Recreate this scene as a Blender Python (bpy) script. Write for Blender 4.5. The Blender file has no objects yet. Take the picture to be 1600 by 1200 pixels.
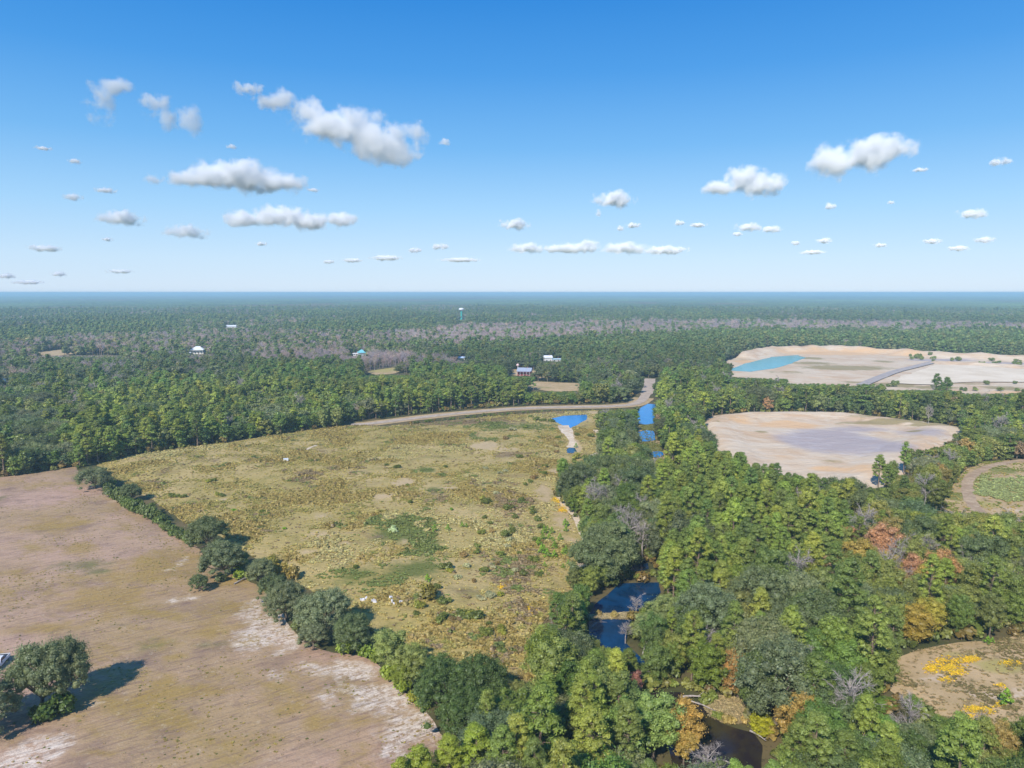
import bpy, math, random
import numpy as np
from mathutils import Vector, Matrix, geometry

random.seed(7)
RNG = np.random.default_rng(7)
scn = bpy.context.scene
col = scn.collection

# ------------------------------------------------------------------ camera
CAM_H = 75.0
FPX = 1109.0                      # focal length in pixels of the 1600 px wide photograph
PITCH = math.atan(143.0 / FPX)    # looking down
cd = bpy.data.cameras.new('camera')
cam = bpy.data.objects.new('camera', cd)
col.objects.link(cam)
cam.location = (0, 0, CAM_H)
cam.rotation_euler = (math.pi / 2 - PITCH, 0, 0)
cd.sensor_width = 36.0
cd.lens = 36.0 * FPX / 1600.0
cd.clip_start = 0.5
cd.clip_end = 300000.0
scn.camera = cam

# ------------------------------------------------------------------ sky and sun
HAZE_COL = (0.54, 0.83, 1.0, 1)
HAZE_DENS = 0.00018
SUN_EL = math.radians(40.0)
SUN_TRAVEL = Vector((0.43, 0.90, 0)).normalized()      # shadows fall this way
world = bpy.data.worlds.new('World')
scn.world = world
world.use_nodes = True
wn = world.node_tree.nodes
wl = world.node_tree.links
wn.clear()
w_out = wn.new('ShaderNodeOutputWorld')
w_bg = wn.new('ShaderNodeBackground')
w_sky = wn.new('ShaderNodeTexSky')
w_sky.sky_type = 'NISHITA'
w_sky.sun_disc = False
w_sky.sun_elevation = SUN_EL
w_sky.sun_rotation = math.atan2(-SUN_TRAVEL.x, -SUN_TRAVEL.y)
w_sky.altitude = 100
w_sky.air_density = 1.0
w_sky.dust_density = 0.0
w_sky.ozone_density = 2.0
SKY_STRENGTH = 0.12
w_tc = wn.new('ShaderNodeTexCoord')
w_sep = wn.new('ShaderNodeSeparateXYZ')
wl.new(w_tc.outputs['Generated'], w_sep.inputs[0])
w_ramp = wn.new('ShaderNodeValToRGB')
w_ramp.color_ramp.interpolation = 'EASE'
# clear autumn sky: milky at the horizon, deep blue overhead, the same on every side
SKY_STOPS = [(0.0, (199, 220, 244)), (0.045, (190, 219, 246)), (0.11, (158, 206, 246)), (0.19, (110, 179, 238)),
             (0.28, (66, 152, 228)), (0.36, (36, 134, 218)), (0.55, (50, 126, 206)), (1.0, (52, 108, 182))]
_f = lambda c: ((c / 255.0 + 0.055) / 1.055) ** 2.4
els = w_ramp.color_ramp.elements
while len(els) < len(SKY_STOPS):
    els.new(0.5)
for e_, (p_, c_) in zip(els, SKY_STOPS):
    e_.position = p_
    e_.color = (_f(c_[0]), _f(c_[1]), _f(c_[2]), 1)
w_ramp.color_ramp.interpolation = 'LINEAR'
wl.new(w_sep.outputs['Z'], w_ramp.inputs[0])
w_mul = wn.new('ShaderNodeMix')
w_mul.data_type = 'RGBA'
w_mul.blend_type = 'MULTIPLY'
w_mul.inputs[0].default_value = 1.0
w_mul.inputs[7].default_value = (1 / SKY_STRENGTH,) * 3 + (1,)
wl.new(w_ramp.outputs[0], w_mul.inputs[6])
w_mix = wn.new('ShaderNodeMix')
w_mix.data_type = 'RGBA'
w_mix.inputs[0].default_value = 0.12
wl.new(w_mul.outputs[2], w_mix.inputs[6])
wl.new(w_sky.outputs[0], w_mix.inputs[7])
wl.new(w_mix.outputs[2], w_bg.inputs[0])
wl.new(w_bg.outputs[0], w_out.inputs[0])
w_bg.inputs[1].default_value = SKY_STRENGTH

sd = bpy.data.lights.new('sun', 'SUN')
sd.energy = 4.8
sd.angle = math.radians(0.53)
sd.color = (1.0, 0.955, 0.89)
sun = bpy.data.objects.new('sun', sd)
col.objects.link(sun)
sdir = Vector((SUN_TRAVEL.x * math.cos(SUN_EL), SUN_TRAVEL.y * math.cos(SUN_EL), -math.sin(SUN_EL)))
sun.rotation_euler = sdir.to_track_quat('-Z', 'Y').to_euler()
sun.location = (-60, -120, 200)

scn.view_settings.view_transform = 'Standard'
scn.view_settings.look = 'None'
scn.view_settings.exposure = 0.12
scn.view_settings.gamma = 1.0
scn.view_settings.use_curve_mapping = False
scn.render.engine = 'CYCLES'
cy = scn.cycles
cy.max_bounces = 20
cy.diffuse_bounces = 3
cy.glossy_bounces = 2
cy.transmission_bounces = 3
cy.volume_bounces = 20
cy.transparent_max_bounces = 6
cy.use_denoising = True
cy.denoiser = 'OPENIMAGEDENOISE'
cy.denoising_input_passes = 'RGB_ALBEDO_NORMAL'
cy.denoising_prefilter = 'ACCURATE'
cy.sample_clamp_indirect = 4.0
try:
    cy.volume_max_steps = 256
except Exception:
    pass


# ------------------------------------------------------------------ geometry of the view
def G(u, v, z=0.0):
    """Point of the height z above the ground seen at photograph pixel (u, v)."""
    a = (u - 800) / FPX
    b = (v - 600) / FPX
    dy = math.cos(PITCH) - b * math.sin(PITCH)
    dz = -math.sin(PITCH) - b * math.cos(PITCH)
    t = (z - CAM_H) / dz
    return (a * t, dy * t)


def PX(x, y, z):
    """Photograph pixel of world points (arrays allowed)."""
    dz = z - CAM_H
    fw = y * math.cos(PITCH) - dz * math.sin(PITCH)
    up = y * math.sin(PITCH) + dz * math.cos(PITCH)
    return 800 + FPX * x / fw, 600 - FPX * up / fw, fw


def tag(o, label=None, cat=None, group=None, kind=None):
    if label: o['label'] = label
    if cat: o['category'] = cat
    if group: o['group'] = group
    if kind: o['kind'] = kind
    return o


def link(o):
    col.objects.link(o)
    return o


def mesh_from(name, verts, faces, mat=None, smooth=False):
    me = bpy.data.meshes.new(name)
    me.from_pydata([tuple(v) for v in verts], [], [tuple(f) for f in faces])
    if mat is not None:
        for m in (mat if isinstance(mat, (list, tuple)) else [mat]):
            me.materials.append(m)
    if smooth:
        me.shade_smooth()
    me.update()
    return me


def add_obj(name, me, parent=None):
    o = bpy.data.objects.new(name, me)
    col.objects.link(o)
    if parent is not None:
        o.parent = parent
    return o


# node helpers
def new_mat(name):
    m = bpy.data.materials.new(name)
    m.use_nodes = True
    m.node_tree.nodes.clear()
    return m, m.node_tree.nodes, m.node_tree.links


def nmath(N, L, op, a, b=None, c=None, clamp=False):
    n = N.new('ShaderNodeMath')
    n.operation = op
    n.use_clamp = clamp
    for i, x in enumerate((a, b, c)):
        if x is None: continue
        if isinstance(x, (int, float)):
            n.inputs[i].default_value = x
        else:
            L.new(x, n.inputs[i])
    return n.outputs[0]


def nvmath(N, L, op, a, b=None):
    n = N.new('ShaderNodeVectorMath')
    n.operation = op
    for i, x in enumerate((a, b)):
        if x is None: continue
        if isinstance(x, (tuple, list)):
            n.inputs[i].default_value = x
        else:
            L.new(x, n.inputs[i])
    return n


def nnoise(N, L, vec, scale, detail=4, rough=0.55, dist=0.0, color=False):
    n = N.new('ShaderNodeTexNoise')
    n.inputs['Scale'].default_value = scale
    n.inputs['Detail'].default_value = detail
    n.inputs['Roughness'].default_value = rough
    n.inputs['Distortion'].default_value = dist
    L.new(vec, n.inputs['Vector'])
    return n.outputs[1 if color else 0]


def nmix(N, L, fac, a, b, mode='MIX'):
    n = N.new('ShaderNodeMix')
    n.data_type = 'RGBA'
    n.blend_type = mode
    n.clamp_result = False
    for idx, x in ((0, fac), (6, a), (7, b)):
        if isinstance(x, (int, float)):
            n.inputs[idx].default_value = x
        elif isinstance(x, (tuple, list)):
            n.inputs[idx].default_value = (x[0], x[1], x[2], 1)
        else:
            L.new(x, n.inputs[idx])
    return n.outputs[2]


def nramp(N, L, x, lo, hi, smooth=True):
    n = N.new('ShaderNodeMapRange')
    n.interpolation_type = 'SMOOTHSTEP' if smooth else 'LINEAR'
    n.inputs[1].default_value = lo
    n.inputs[2].default_value = hi
    L.new(x, n.inputs[0])
    return n.outputs[0]


def srgb(r, g, b):
    f = lambda c: ((c / 255.0) / 12.92) if c <= 10 else (((c / 255.0) + 0.055) / 1.055) ** 2.4
    return (f(r), f(g), f(b))


# ------------------------------------------------------------------ numpy noise and polygons
def _hash(ix, iy, s):
    h = (ix.astype(np.int64) * 374761393 + iy.astype(np.int64) * 668265263 + s * 974634777) & 0x7fffffff
    h = ((h ^ (h >> 13)) * 1274126177) & 0x7fffffff
    return ((h ^ (h >> 16)) & 0xffff) / 65535.0


def vnoise(x, y, s=0):
    x = np.asarray(x, float); y = np.asarray(y, float)
    ix = np.floor(x); iy = np.floor(y)
    fx = x - ix; fy = y - iy
    fx = fx * fx * (3 - 2 * fx); fy = fy * fy * (3 - 2 * fy)
    a = _hash(ix, iy, s); b = _hash(ix + 1, iy, s); c = _hash(ix, iy + 1, s); d = _hash(ix + 1, iy + 1, s)
    return (a * (1 - fx) + b * fx) * (1 - fy) + (c * (1 - fx) + d * fx) * fy


def fbm(x, y, s=0, o=4):
    r = 0; a = 0.5; t = 0
    for i in range(o):
        r = r + a * vnoise(x * 2 ** i + 17.3 * i, y * 2 ** i - 9.1 * i, s + i)
        t += a; a *= 0.5
    return r / t


def inside(poly, x, y):
    x = np.asarray(x, float); y = np.asarray(y, float)
    r = np.zeros(x.shape, bool)
    n = len(poly)
    for i in range(n):
        x1, y1 = poly[i]; x2, y2 = poly[(i + 1) % n]
        if y1 == y2: continue
        c = ((y1 > y) != (y2 > y)) & (x < (x2 - x1) * (y - y1) / (y2 - y1) + x1)
        r ^= c
    return r


def pdist(poly, x, y, closed=True):
    x = np.asarray(x, float); y = np.asarray(y, float)
    best = np.full(x.shape, 1e18)
    n = len(poly)
    for i in range(n if closed else n - 1):
        x1, y1 = poly[i]; x2, y2 = poly[(i + 1) % n]
        dx, dy = x2 - x1, y2 - y1
        t = np.clip(((x - x1) * dx + (y - y1) * dy) / max(dx * dx + dy * dy, 1e-9), 0, 1)
        best = np.minimum(best, (x - x1 - t * dx) ** 2 + (y - y1 - t * dy) ** 2)
    return np.sqrt(best)


def W(pts):
    return [G(*p) for p in pts]


def sstep(x, a, b):
    t = np.clip((x - a) / (b - a), 0, 1)
    return t * t * (3 - 2 * t)


# ------------------------------------------------------------------ outlines of the open places (photograph pixels -> ground)
FIELD = W([(-420, 790), (-150, 762), (0, 746), (50, 741), (118, 729), (128, 745), (165, 764), (180, 782), (210, 792), (235, 812), (262, 824),
           (290, 844), (300, 850), (318, 868), (340, 892), (372, 900), (405, 915), (422, 935), (446, 970), (480, 1008), (520, 1022), (560, 1026),
           (585, 1034), (610, 1058), (640, 1090), (668, 1112), (690, 1148), (712, 1166), (690, 1176), (640, 1192), (590, 1240), (540, 1330), (500, 1600), (-1200, 1600), (-900, 1290), (-420, 1000)])
MEADOW = W([(150, 727), (200, 713), (300, 699), (400, 685), (480, 673), (545, 665), (600, 666), (640, 664), (700, 657), (800, 648), (870, 643),
            (940, 641), (935, 655), (932, 672), (946, 688), (944, 708), (918, 716), (880, 748), (870, 776), (888, 800), (912, 828), (916, 860),
            (906, 890), (895, 922), (868, 945), (852, 975), (846, 1000), (842, 1044, 3), (800, 1042, 10), (760, 1045, 12), (700, 1040, 9), (640, 1006),
            (590, 990), (545, 955), (480, 920), (430, 893), (390, 868), (345, 836), (300, 824), (250, 790), (215, 770), (175, 745)])
PIT = W([(1093, 664), (1110, 651), (1160, 645), (1300, 645), (1390, 654), (1504, 668), (1503, 676), (1480, 694), (1440, 720), (1404, 745),
         (1378, 766), (1352, 756, 6), (1290, 744, 10), (1230, 736, 11), (1170, 722, 11), (1136, 704, 11), (1110, 684, 9)])
FARPIT = W([(1112, 573), (1160, 555), (1200, 548), (1300, 546), (1400, 552), (1500, 559), (1600, 562), (1850, 570), (1850, 640), (1600, 616),
            (1560, 614, 4), (1500, 614, 6), (1430, 602, 8), (1380, 603, 10), (1300, 596, 11), (1230, 590, 11), (1190, 586, 10), (1150, 580, 6)])
TRACK_CLEARING = W([(1452, 782), (1480, 765), (1508, 735), (1540, 721), (1590, 719), (1700, 728), (1900, 760), (1900, 1000), (1700, 940),
                    (1597, 858), (1560, 828), (1520, 815), (1480, 798)])
FLOWER_CLEARING = W([(1384, 1044), (1400, 1030), (1430, 1016), (1500, 1005), (1560, 1000), (1600, 990), (1750, 975), (1950, 1000), (1900, 1260),
                     (1640, 1240), (1568, 1168), (1510, 1160), (1470, 1146), (1452, 1120), (1412, 1096), (1390, 1080)])
MARSH = W([(800, 598), (835, 596), (905, 599), (930, 605), (905, 612), (860, 612), (826, 606)])
YARD = W([(782, 583), (800, 577), (842, 579), (858, 585), (870, 596), (838, 592), (812, 588)])
GREY_FIELD = W([(30, 562), (90, 556), (150, 549), (195, 545), (196, 540), (120, 544), (60, 550), (24, 556)])
GLADE = W([(572, 580), (600, 576), (630, 572), (640, 576), (618, 583), (585, 588)])
SHORE = W([(1098, 1100), (1120, 1088), (1150, 1092), (1180, 1100), (1190, 1120), (1168, 1130), (1140, 1132), (1110, 1122)])
POND_MEADOW = W([(861, 654), (880, 650), (918, 648), (917, 655), (902, 664), (890, 669), (879, 665), (869, 660)])
PUDDLE = W([(884, 703), (890, 699), (898, 700), (902, 706), (893, 709), (886, 708)])
POND_ROAD = W([(993, 645), (1000, 637), (1012, 631), (1029, 633), (1027, 646), (1023, 662), (1010, 664), (996, 662)])
POND_MID = W([(995, 676), (1006, 673), (1022, 674), (1025, 688), (1010, 691), (996, 690)])
POND_SMALL = W([(1014, 709), (1022, 706), (1034, 707), (1036, 712), (1027, 716), (1017, 715)])
POND_BLACK = W([(968, 912), (1029, 910), (1032, 926), (1018, 950), (988, 958), (950, 962), (918, 962), (930, 945), (950, 930)])
POND_BLUE = W([(918, 968), (988, 967), (982, 985), (978, 1005), (988, 1015), (1005, 1032), (1012, 1052), (1000, 1062), (983, 1056), (965, 1035), (938, 1010), (922, 990)])
CREEK_BIT = W([(988, 884), (1012, 880), (1014, 889), (1000, 893), (986, 891)])
POND_BROWN = W([(1010, 1084), (1066, 1082), (1082, 1098), (1102, 1106), (1126, 1132), (1150, 1140), (1176, 1146), (1190, 1166), (1190, 1200),
                (1184, 1260), (1050, 1260), (1050, 1200), (1042, 1160), (1020, 1130), (1010, 1105)])
TURQUOISE = W([(1136, 579), (1165, 568), (1205, 558), (1248, 555), (1257, 559), (1236, 568), (1210, 576), (1172, 581)])
PONDS = [POND_MEADOW, PUDDLE, POND_ROAD, POND_MID, POND_SMALL, POND_BLACK, POND_BLUE, CREEK_BIT, POND_BROWN, TURQUOISE]
CREEK_GRASS = W([(1000, 664), (1024, 662), (1026, 674), (1030, 690), (1036, 706), (1040, 716), (1020, 720), (1008, 706), (996, 692), (992, 676)])
DAM = W([(915, 962), (985, 958), (1000, 963), (990, 968), (950, 968), (916, 968)])
ROAD = W([(548, 664), (572, 663), (640, 655), (700, 648), (780, 641), (850, 637.5), (930, 636), (975, 634), (996, 630), (1006, 622), (1011, 612), (1014, 602), (1016, 592)])


def ribbon(path, w):
    """Outline of a strip of the half width w (number or function of t) along a path."""
    L_, R_ = [], []
    n = len(path)
    for i, (x, y) in enumerate(path):
        a = path[max(i - 1, 0)]; b = path[min(i + 1, n - 1)]
        d = math.hypot(b[0] - a[0], b[1] - a[1]) or 1
        nx, ny = -(b[1] - a[1]) / d, (b[0] - a[0]) / d
        ww = w(i / (n - 1)) if callable(w) else w
        L_.append((x + nx * ww, y + ny * ww)); R_.append((x - nx * ww, y - ny * ww))
    return L_ + R_[::-1]


def smooth_path(p, k=6):
    out = []
    n = len(p)
    for i in range(n - 1):
        p0 = p[max(i - 1, 0)]; p1 = p[i]; p2 = p[i + 1]; p3 = p[min(i + 2, n - 1)]
        for j in range(k):
            t = j / k
            out.append(tuple(0.5 * ((2 * p1[c]) + (-p0[c] + p2[c]) * t + (2 * p0[c] - 5 * p1[c] + 4 * p2[c] - p3[c]) * t * t + (-p0[c] + 3 * p1[c] - 3 * p2[c] + p3[c]) * t ** 3) for c in (0, 1)))
    out.append(p[-1])
    return out


ROAD_POLY = ribbon(smooth_path(ROAD), lambda t: 3.4 if t < .8 else 4.6)
FAR_ROAD = ribbon(smooth_path(W([(1346, 603), (1372, 592), (1398, 582), (1430, 574), (1462, 566)])), 4.5)
CURVED_TRACK = ribbon(smooth_path(W([(1640, 724), (1600, 720), (1570, 725), (1540, 732), (1518, 745), (1511, 765), (1516, 785), (1530, 802), (1556, 826), (1610, 862), (1680, 905)])), 2.1)
WHITE_PATH = ribbon(smooth_path(W([(868, 772), (878, 780), (892, 798), (905, 816), (914, 832), (915, 850), (910, 880), (904, 892)])), lambda t: (1.1 + 1.2 * math.sin(t * 9) ** 2) * min(1, 2.2 * (1 - t) + .35))
BEND_PATH = ribbon(smooth_path(W([(930, 672), (939, 680), (944, 693), (941, 706), (926, 712)])), 1.6)
FAINT_PATH = ribbon(smooth_path(W([(474, 708.5), (482, 705.5), (488, 702.5), (495, 700)])), 0.8)
CORRIDOR = ribbon(smooth_path(ROAD[:10]), 12.5)
OPEN = [CORRIDOR, FIELD, MEADOW, PIT, FARPIT, TRACK_CLEARING, FLOWER_CLEARING, MARSH, YARD, GREY_FIELD, GLADE, SHORE, DAM, CREEK_GRASS]


# ------------------------------------------------------------------ sheets
def sheet(name, poly, res, mat, zfun, patches=None, rough=0.35, rag=None):
    """A piece of ground with an uneven outline, its own relief and colour masks in the vertex colours 'patch' (r, g, b)."""
    pts = []
    n = len(poly)
    for i in range(n):
        a = np.array(poly[i]); b = np.array(poly[(i + 1) % n])
        L_ = np.linalg.norm(b - a)
        k = max(1, int(L_ / (res * 1.2)))
        k = min(k, 200)
        for j in range(k):
            q = a + (b - a) * j / k
            if k > 1 or True:
                g = res * rough if rag is None else rag
                q = q + np.array([(fbm(q[0] / (res * 3), q[1] / (res * 3), 11) - .5) * 2.5 * g, (fbm(q[0] / (res * 3), q[1] / (res * 3), 23) - .5) * 2.5 * g])
            pts.append((float(q[0]), float(q[1])))
    nb = len(pts)
    xs = [p[0] for p in pts]; ys = [p[1] for p in pts]
    gx, gy = np.meshgrid(np.arange(min(xs), max(xs), res), np.arange(min(ys), max(ys), res))
    gx = gx.ravel() + RNG.uniform(-.3, .3, gx.size) * res
    gy = gy.ravel() + RNG.uniform(-.3, .3, gy.size) * res
    m = inside(pts, gx, gy)
    gx, gy = gx[m], gy[m]
    m = pdist(pts, gx, gy) > res * .45
    allp = [Vector(p) for p in pts] + [Vector((float(a), float(b))) for a, b in zip(gx[m], gy[m])]
    vo, ed, fa, _a, _b, _c = geometry.delaunay_2d_cdt(allp, [(i, (i + 1) % nb) for i in range(nb)], [], 1, 1e-4)
    X = np.array([v.x for v in vo]); Y = np.array([v.y for v in vo])
    Z = zfun(X, Y, pts)
    Z = np.broadcast_to(Z, X.shape)
    fa = [f if ((X[f[1]] - X[f[0]]) * (Y[f[2]] - Y[f[0]]) - (X[f[2]] - X[f[0]]) * (Y[f[1]] - Y[f[0]])) > 0 else f[::-1] for f in fa]
    me = mesh_from(name, np.stack([X, Y, Z], 1), fa, mat, smooth=True)
    if patches:
        ca = me.color_attributes.new('patch', 'FLOAT_COLOR', 'POINT')
        C_ = np.zeros((len(X), 4)); C_[:, 3] = 1
        for (ch, cx, cy_, rx, ry, amp) in patches:
            d = ((X - cx) / rx) ** 2 + ((Y - cy_) / ry) ** 2
            C_[:, ch] = np.maximum(C_[:, ch], amp * np.exp(-d * 1.2))
        ca.data.foreach_set('color', C_.ravel())
    o = add_obj(name, me)
    tag(o, kind='structure')
    return o


def patch_px(ch, u, v, hu, hv, amp=1.0):
    x, y = G(u, v)
    x1, _ = G(u + hu, v); _, y1 = G(u, v - hv)
    return (ch, x, y, abs(x1 - x), abs(y1 - y), amp)


def ground_mat(name, build, rough=0.95, bump=None, bump_dist=0.2, rows=None):
    m, N, L = new_mat(name)
    out = N.new('ShaderNodeOutputMaterial')
    bs = N.new('ShaderNodeBsdfPrincipled')
    bs.inputs['Roughness'].default_value = rough
    bs.inputs['Specular IOR Level'].default_value = 0.15
    geo = N.new('ShaderNodeNewGeometry')
    p = geo.outputs['Position']
    att = N.new('ShaderNodeAttribute'); att.attribute_name = 'patch'
    sep = N.new('ShaderNodeSeparateColor'); L.new(att.outputs['Color'], sep.inputs[0])
    c = build(N, L, p, sep)
    L.new(c, bs.inputs['Base Color'])
    if bump:
        b = N.new('ShaderNodeBump')
        b.inputs['Strength'].default_value = bump[1]
        b.inputs['Distance'].default_value = bump_dist
        hgt = nnoise(N, L, p, bump[0], 5, .7)
        if rows is not None:
            mp_ = N.new('ShaderNodeMapping'); mp_.inputs['Rotation'].default_value = (0, 0, -rows[0]); L.new(p, mp_.inputs['Vector'])
            vv_ = nvmath(N, L, 'MULTIPLY', mp_.outputs[0], (rows[1], rows[2], 1))
            hgt = nmath(N, L, 'MULTIPLY_ADD', nnoise(N, L, vv_.outputs[0], 1.0, 3, .6), 1.6, hgt)
        L.new(hgt, b.inputs['Height'])
        L.new(b.outputs[0], bs.inputs['Normal'])
    L.new(bs.outputs[0], out.inputs[0])
    return m


def stretched(N, L, p, ang, sx, sy):
    mp = N.new('ShaderNodeMapping')
    mp.inputs['Rotation'].default_value = (0, 0, ang)
    # rotate first, then stretch
    L.new(p, mp.inputs['Vector'])
    v = nvmath(N, L, 'MULTIPLY', mp.outputs[0], (sx, sy, 1))
    return v.outputs[0]


def noisy_mask(N, L, p, ch, scale=.12, amp=1.0, lo=.35, hi=.65, detail=6):
    nz = nnoise(N, L, p, scale, detail, .62)
    k = nmath(N, L, 'ADD', ch, nmath(N, L, 'MULTIPLY', nmath(N, L, 'SUBTRACT', nz, .5), amp))
    return nramp(N, L, k, lo, hi)


# ------ earth under everything
def b_earth(N, L, p, sep):
    c = nmix(N, L, nramp(N, L, nnoise(N, L, p, .05, 5), .35, .65), srgb(72, 76, 44), srgb(112, 98, 66))
    c = nmix(N, L, nramp(N, L, nnoise(N, L, p, .0011, 3), .45, .6), c, srgb(62, 74, 42))
    c = nmix(N, L, nramp(N, L, nnoise(N, L, p, .6, 5, .7), .55, .7), c, srgb(60, 52, 36))
    return c


M_EARTH = ground_mat('forest_earth', b_earth)
xs = np.concatenate([-np.geomspace(60000, 900, 22), np.arange(-840, 900, 60.0), np.geomspace(900, 60000, 22)])
ys = np.concatenate([[-3000, -800, -200], np.arange(0, 1300, 50.0), np.geomspace(1300, 62000, 30)])
gv = [(float(x), float(y), 0.0) for y in ys for x in xs]
nx = len(xs)
gf = [(j * nx + i, j * nx + i + 1, (j + 1) * nx + i + 1, (j + 1) * nx + i) for j in range(len(ys) - 1) for i in range(nx - 1)]
ground = add_obj('ground', mesh_from('ground', gv, gf, M_EARTH))
tag(ground, kind='structure')


def z_const(z):
    return lambda X, Y, poly: np.full(X.shape, z)


# ------ tilled field
ROW_ANG = math.atan2(G(500, 1145)[1] - G(400, 1180)[1], G(500, 1145)[0] - G(400, 1180)[0])


def b_field(N, L, p, sep):
    big = nnoise(N, L, p, .022, 4, .55)
    mid = nnoise(N, L, p, .09, 6, .65)
    c = nmix(N, L, nramp(N, L, big, .35, .62), srgb(188, 154, 132), srgb(172, 144, 106))
    c = nmix(N, L, nmath(N, L, 'MULTIPLY', nramp(N, L, mid, .46, .7), .8), c, srgb(142, 116, 100))
    # ochre weeds, green weeds, bare pale sand
    och = noisy_mask(N, L, p, sep.outputs[0], .13, 1.3, .3, .85)
    c = nmix(N, L, nmath(N, L, 'MULTIPLY', och, .72), c, srgb(160, 132, 66))
    nat = nramp(N, L, nnoise(N, L, stretched(N, L, p, .5, .045, .09), 1.0, 7, .72), .48, .66)
    c = nmix(N, L, nmath(N, L, 'MULTIPLY', nat, .72), c, srgb(160, 134, 74))
    grn = noisy_mask(N, L, p, sep.outputs[1], .2, 1.2, .35, .9)
    c = nmix(N, L, nmath(N, L, 'MULTIPLY', grn, .8), c, srgb(112, 112, 62))
    sand = noisy_mask(N, L, p, sep.outputs[2], .22, 1.9, .34, .82, 8)
    rows = nnoise(N, L, stretched(N, L, p, -ROW_ANG, .2, 1.2), 1.0, 5, .72)
    fine = nnoise(N, L, stretched(N, L, p, -ROW_ANG, .3, 2.6), 1.0, 6, .75)
    sandf = nmath(N, L, 'MULTIPLY', sand, nmath(N, L, 'MULTIPLY', nramp(N, L, fine, .3, .58), nramp(N, L, nnoise(N, L, p, .7, 6, .8), .38, .56)))
    c = nmix(N, L, nmath(N, L, 'MULTIPLY', sandf, .95), c, srgb(232, 216, 198))
    c = nmix(N, L, nmath(N, L, 'MULTIPLY', nramp(N, L, rows, .48, .66), .5), c, srgb(122, 98, 88))
    c = nmix(N, L, nmath(N, L, 'MULTIPLY', nramp(N, L, fine, .55, .8), .45), c, srgb(205, 186, 164))
    speck = nramp(N, L, nnoise(N, L, p, 2.2, 3, .8), .58, .72)
    c = nmix(N, L, nmath(N, L, 'MULTIPLY', speck, .4), c, srgb(92, 78, 56))
    blot = nramp(N, L, nnoise(N, L, p, .35, 6, .75), .54, .68)
    c = nmix(N, L, nmath(N, L, 'MULTIPLY', blot, .35), c, srgb(124, 100, 92))
    chaff = nramp(N, L, nnoise(N, L, nvmath(N, L, 'ADD', p, (37, 91, 0)).outputs[0], .8, 6, .78), .56, .7)
    c = nmix(N, L, nmath(N, L, 'MULTIPLY', chaff, .4), c, srgb(206, 188, 160))
    return c


M_FIELD = ground_mat('field_soil', b_field, .95, (1.6, .55), .3, (ROW_ANG, .12, .9))
pf = patch_px
field_patches = [
    pf(0, 90, 820, 90, 22, .8), pf(0, 250, 890, 140, 45, .8), pf(0, 160, 935, 130, 28, .9), pf(0, 60, 985, 80, 16, .8), pf(0, 240, 1095, 70, 20, 1.0),
    pf(0, 255, 1070, 30, 14, 1.0), pf(0, 330, 985, 90, 25, .75), pf(0, 270, 1130, 80, 20, .9), pf(0, 500, 1130, 40, 20, 1.0), pf(0, 450, 1105, 60, 20, .8),
    pf(0, 420, 1160, 90, 18, .7), pf(0, 560, 1130, 30, 14, .8), pf(0, 120, 860, 60, 16, .8), pf(0, 350, 905, 60, 16, .8), pf(0, 190, 960, 100, 20, .8), pf(0, 330, 1080, 60, 16, .8), pf(0, 160, 1180, 60, 12, .8), pf(0, 30, 900, 60, 20, .5), pf(0, 400, 1010, 60, 14, .7), pf(1, 330, 1010, 50, 14, .6), pf(1, 410, 1080, 50, 14, .5), pf(1, 120, 770, 80, 10, .4), pf(1, 280, 900, 50, 12, .5), pf(0, 380, 950, 60, 20, .6), pf(0, 275, 1030, 30, 10, .9),
    pf(1, 130, 885, 75, 16, .8), pf(1, 60, 830, 60, 14, .5), pf(1, 150, 895, 30, 9, 1.0), pf(1, 245, 1010, 70, 22, .6), pf(1, 185, 980, 30, 10, .7), pf(1, 0, 780, 20, 8, .8), pf(1, 250, 1120, 20, 8, .7),
    pf(2, 420, 985, 55, 40, 1.1), pf(2, 400, 950, 30, 26, .8), pf(2, 450, 1005, 40, 20, .9), pf(2, 545, 1050, 55, 22, 1.1), pf(2, 600, 1090, 75, 30, 1.1), pf(2, 650, 1135, 70, 34, 1.15), pf(2, 500, 1045, 60, 18, .6), pf(2, 500, 1090, 90, 25, .45),
    pf(2, 560, 1085, 60, 14, .7), pf(2, 60, 1175, 60, 26, 1.25), pf(2, 20, 1200, 50, 20, 1.5), pf(2, 100, 1155, 40, 8, .9), pf(2, 275, 940, 22, 10, .75),
    pf(2, 300, 935, 20, 8, .6), pf(2, 185, 782, 16, 5, .8), pf(2, 195, 795, 12, 4, .8), pf(2, 30, 1135, 40, 8, .8), pf(2, 440, 1060, 60, 14, .5),
    pf(2, 67, 914, 6, 4, 1.2), pf(2, 285, 880, 22, 20, .5), pf(2, 620, 1180, 60, 16, .9), pf(2, 170, 1100, 40, 8, .5),
]


def z_field(X, Y, poly):
    d = pdist(poly, X, Y)
    return 0.06 + sstep(d, 0, 12) * (0.5 * fbm(X / 45, Y / 45, 5, 3))


field = sheet('field', FIELD, 2.4, M_FIELD, z_field, field_patches)


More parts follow.
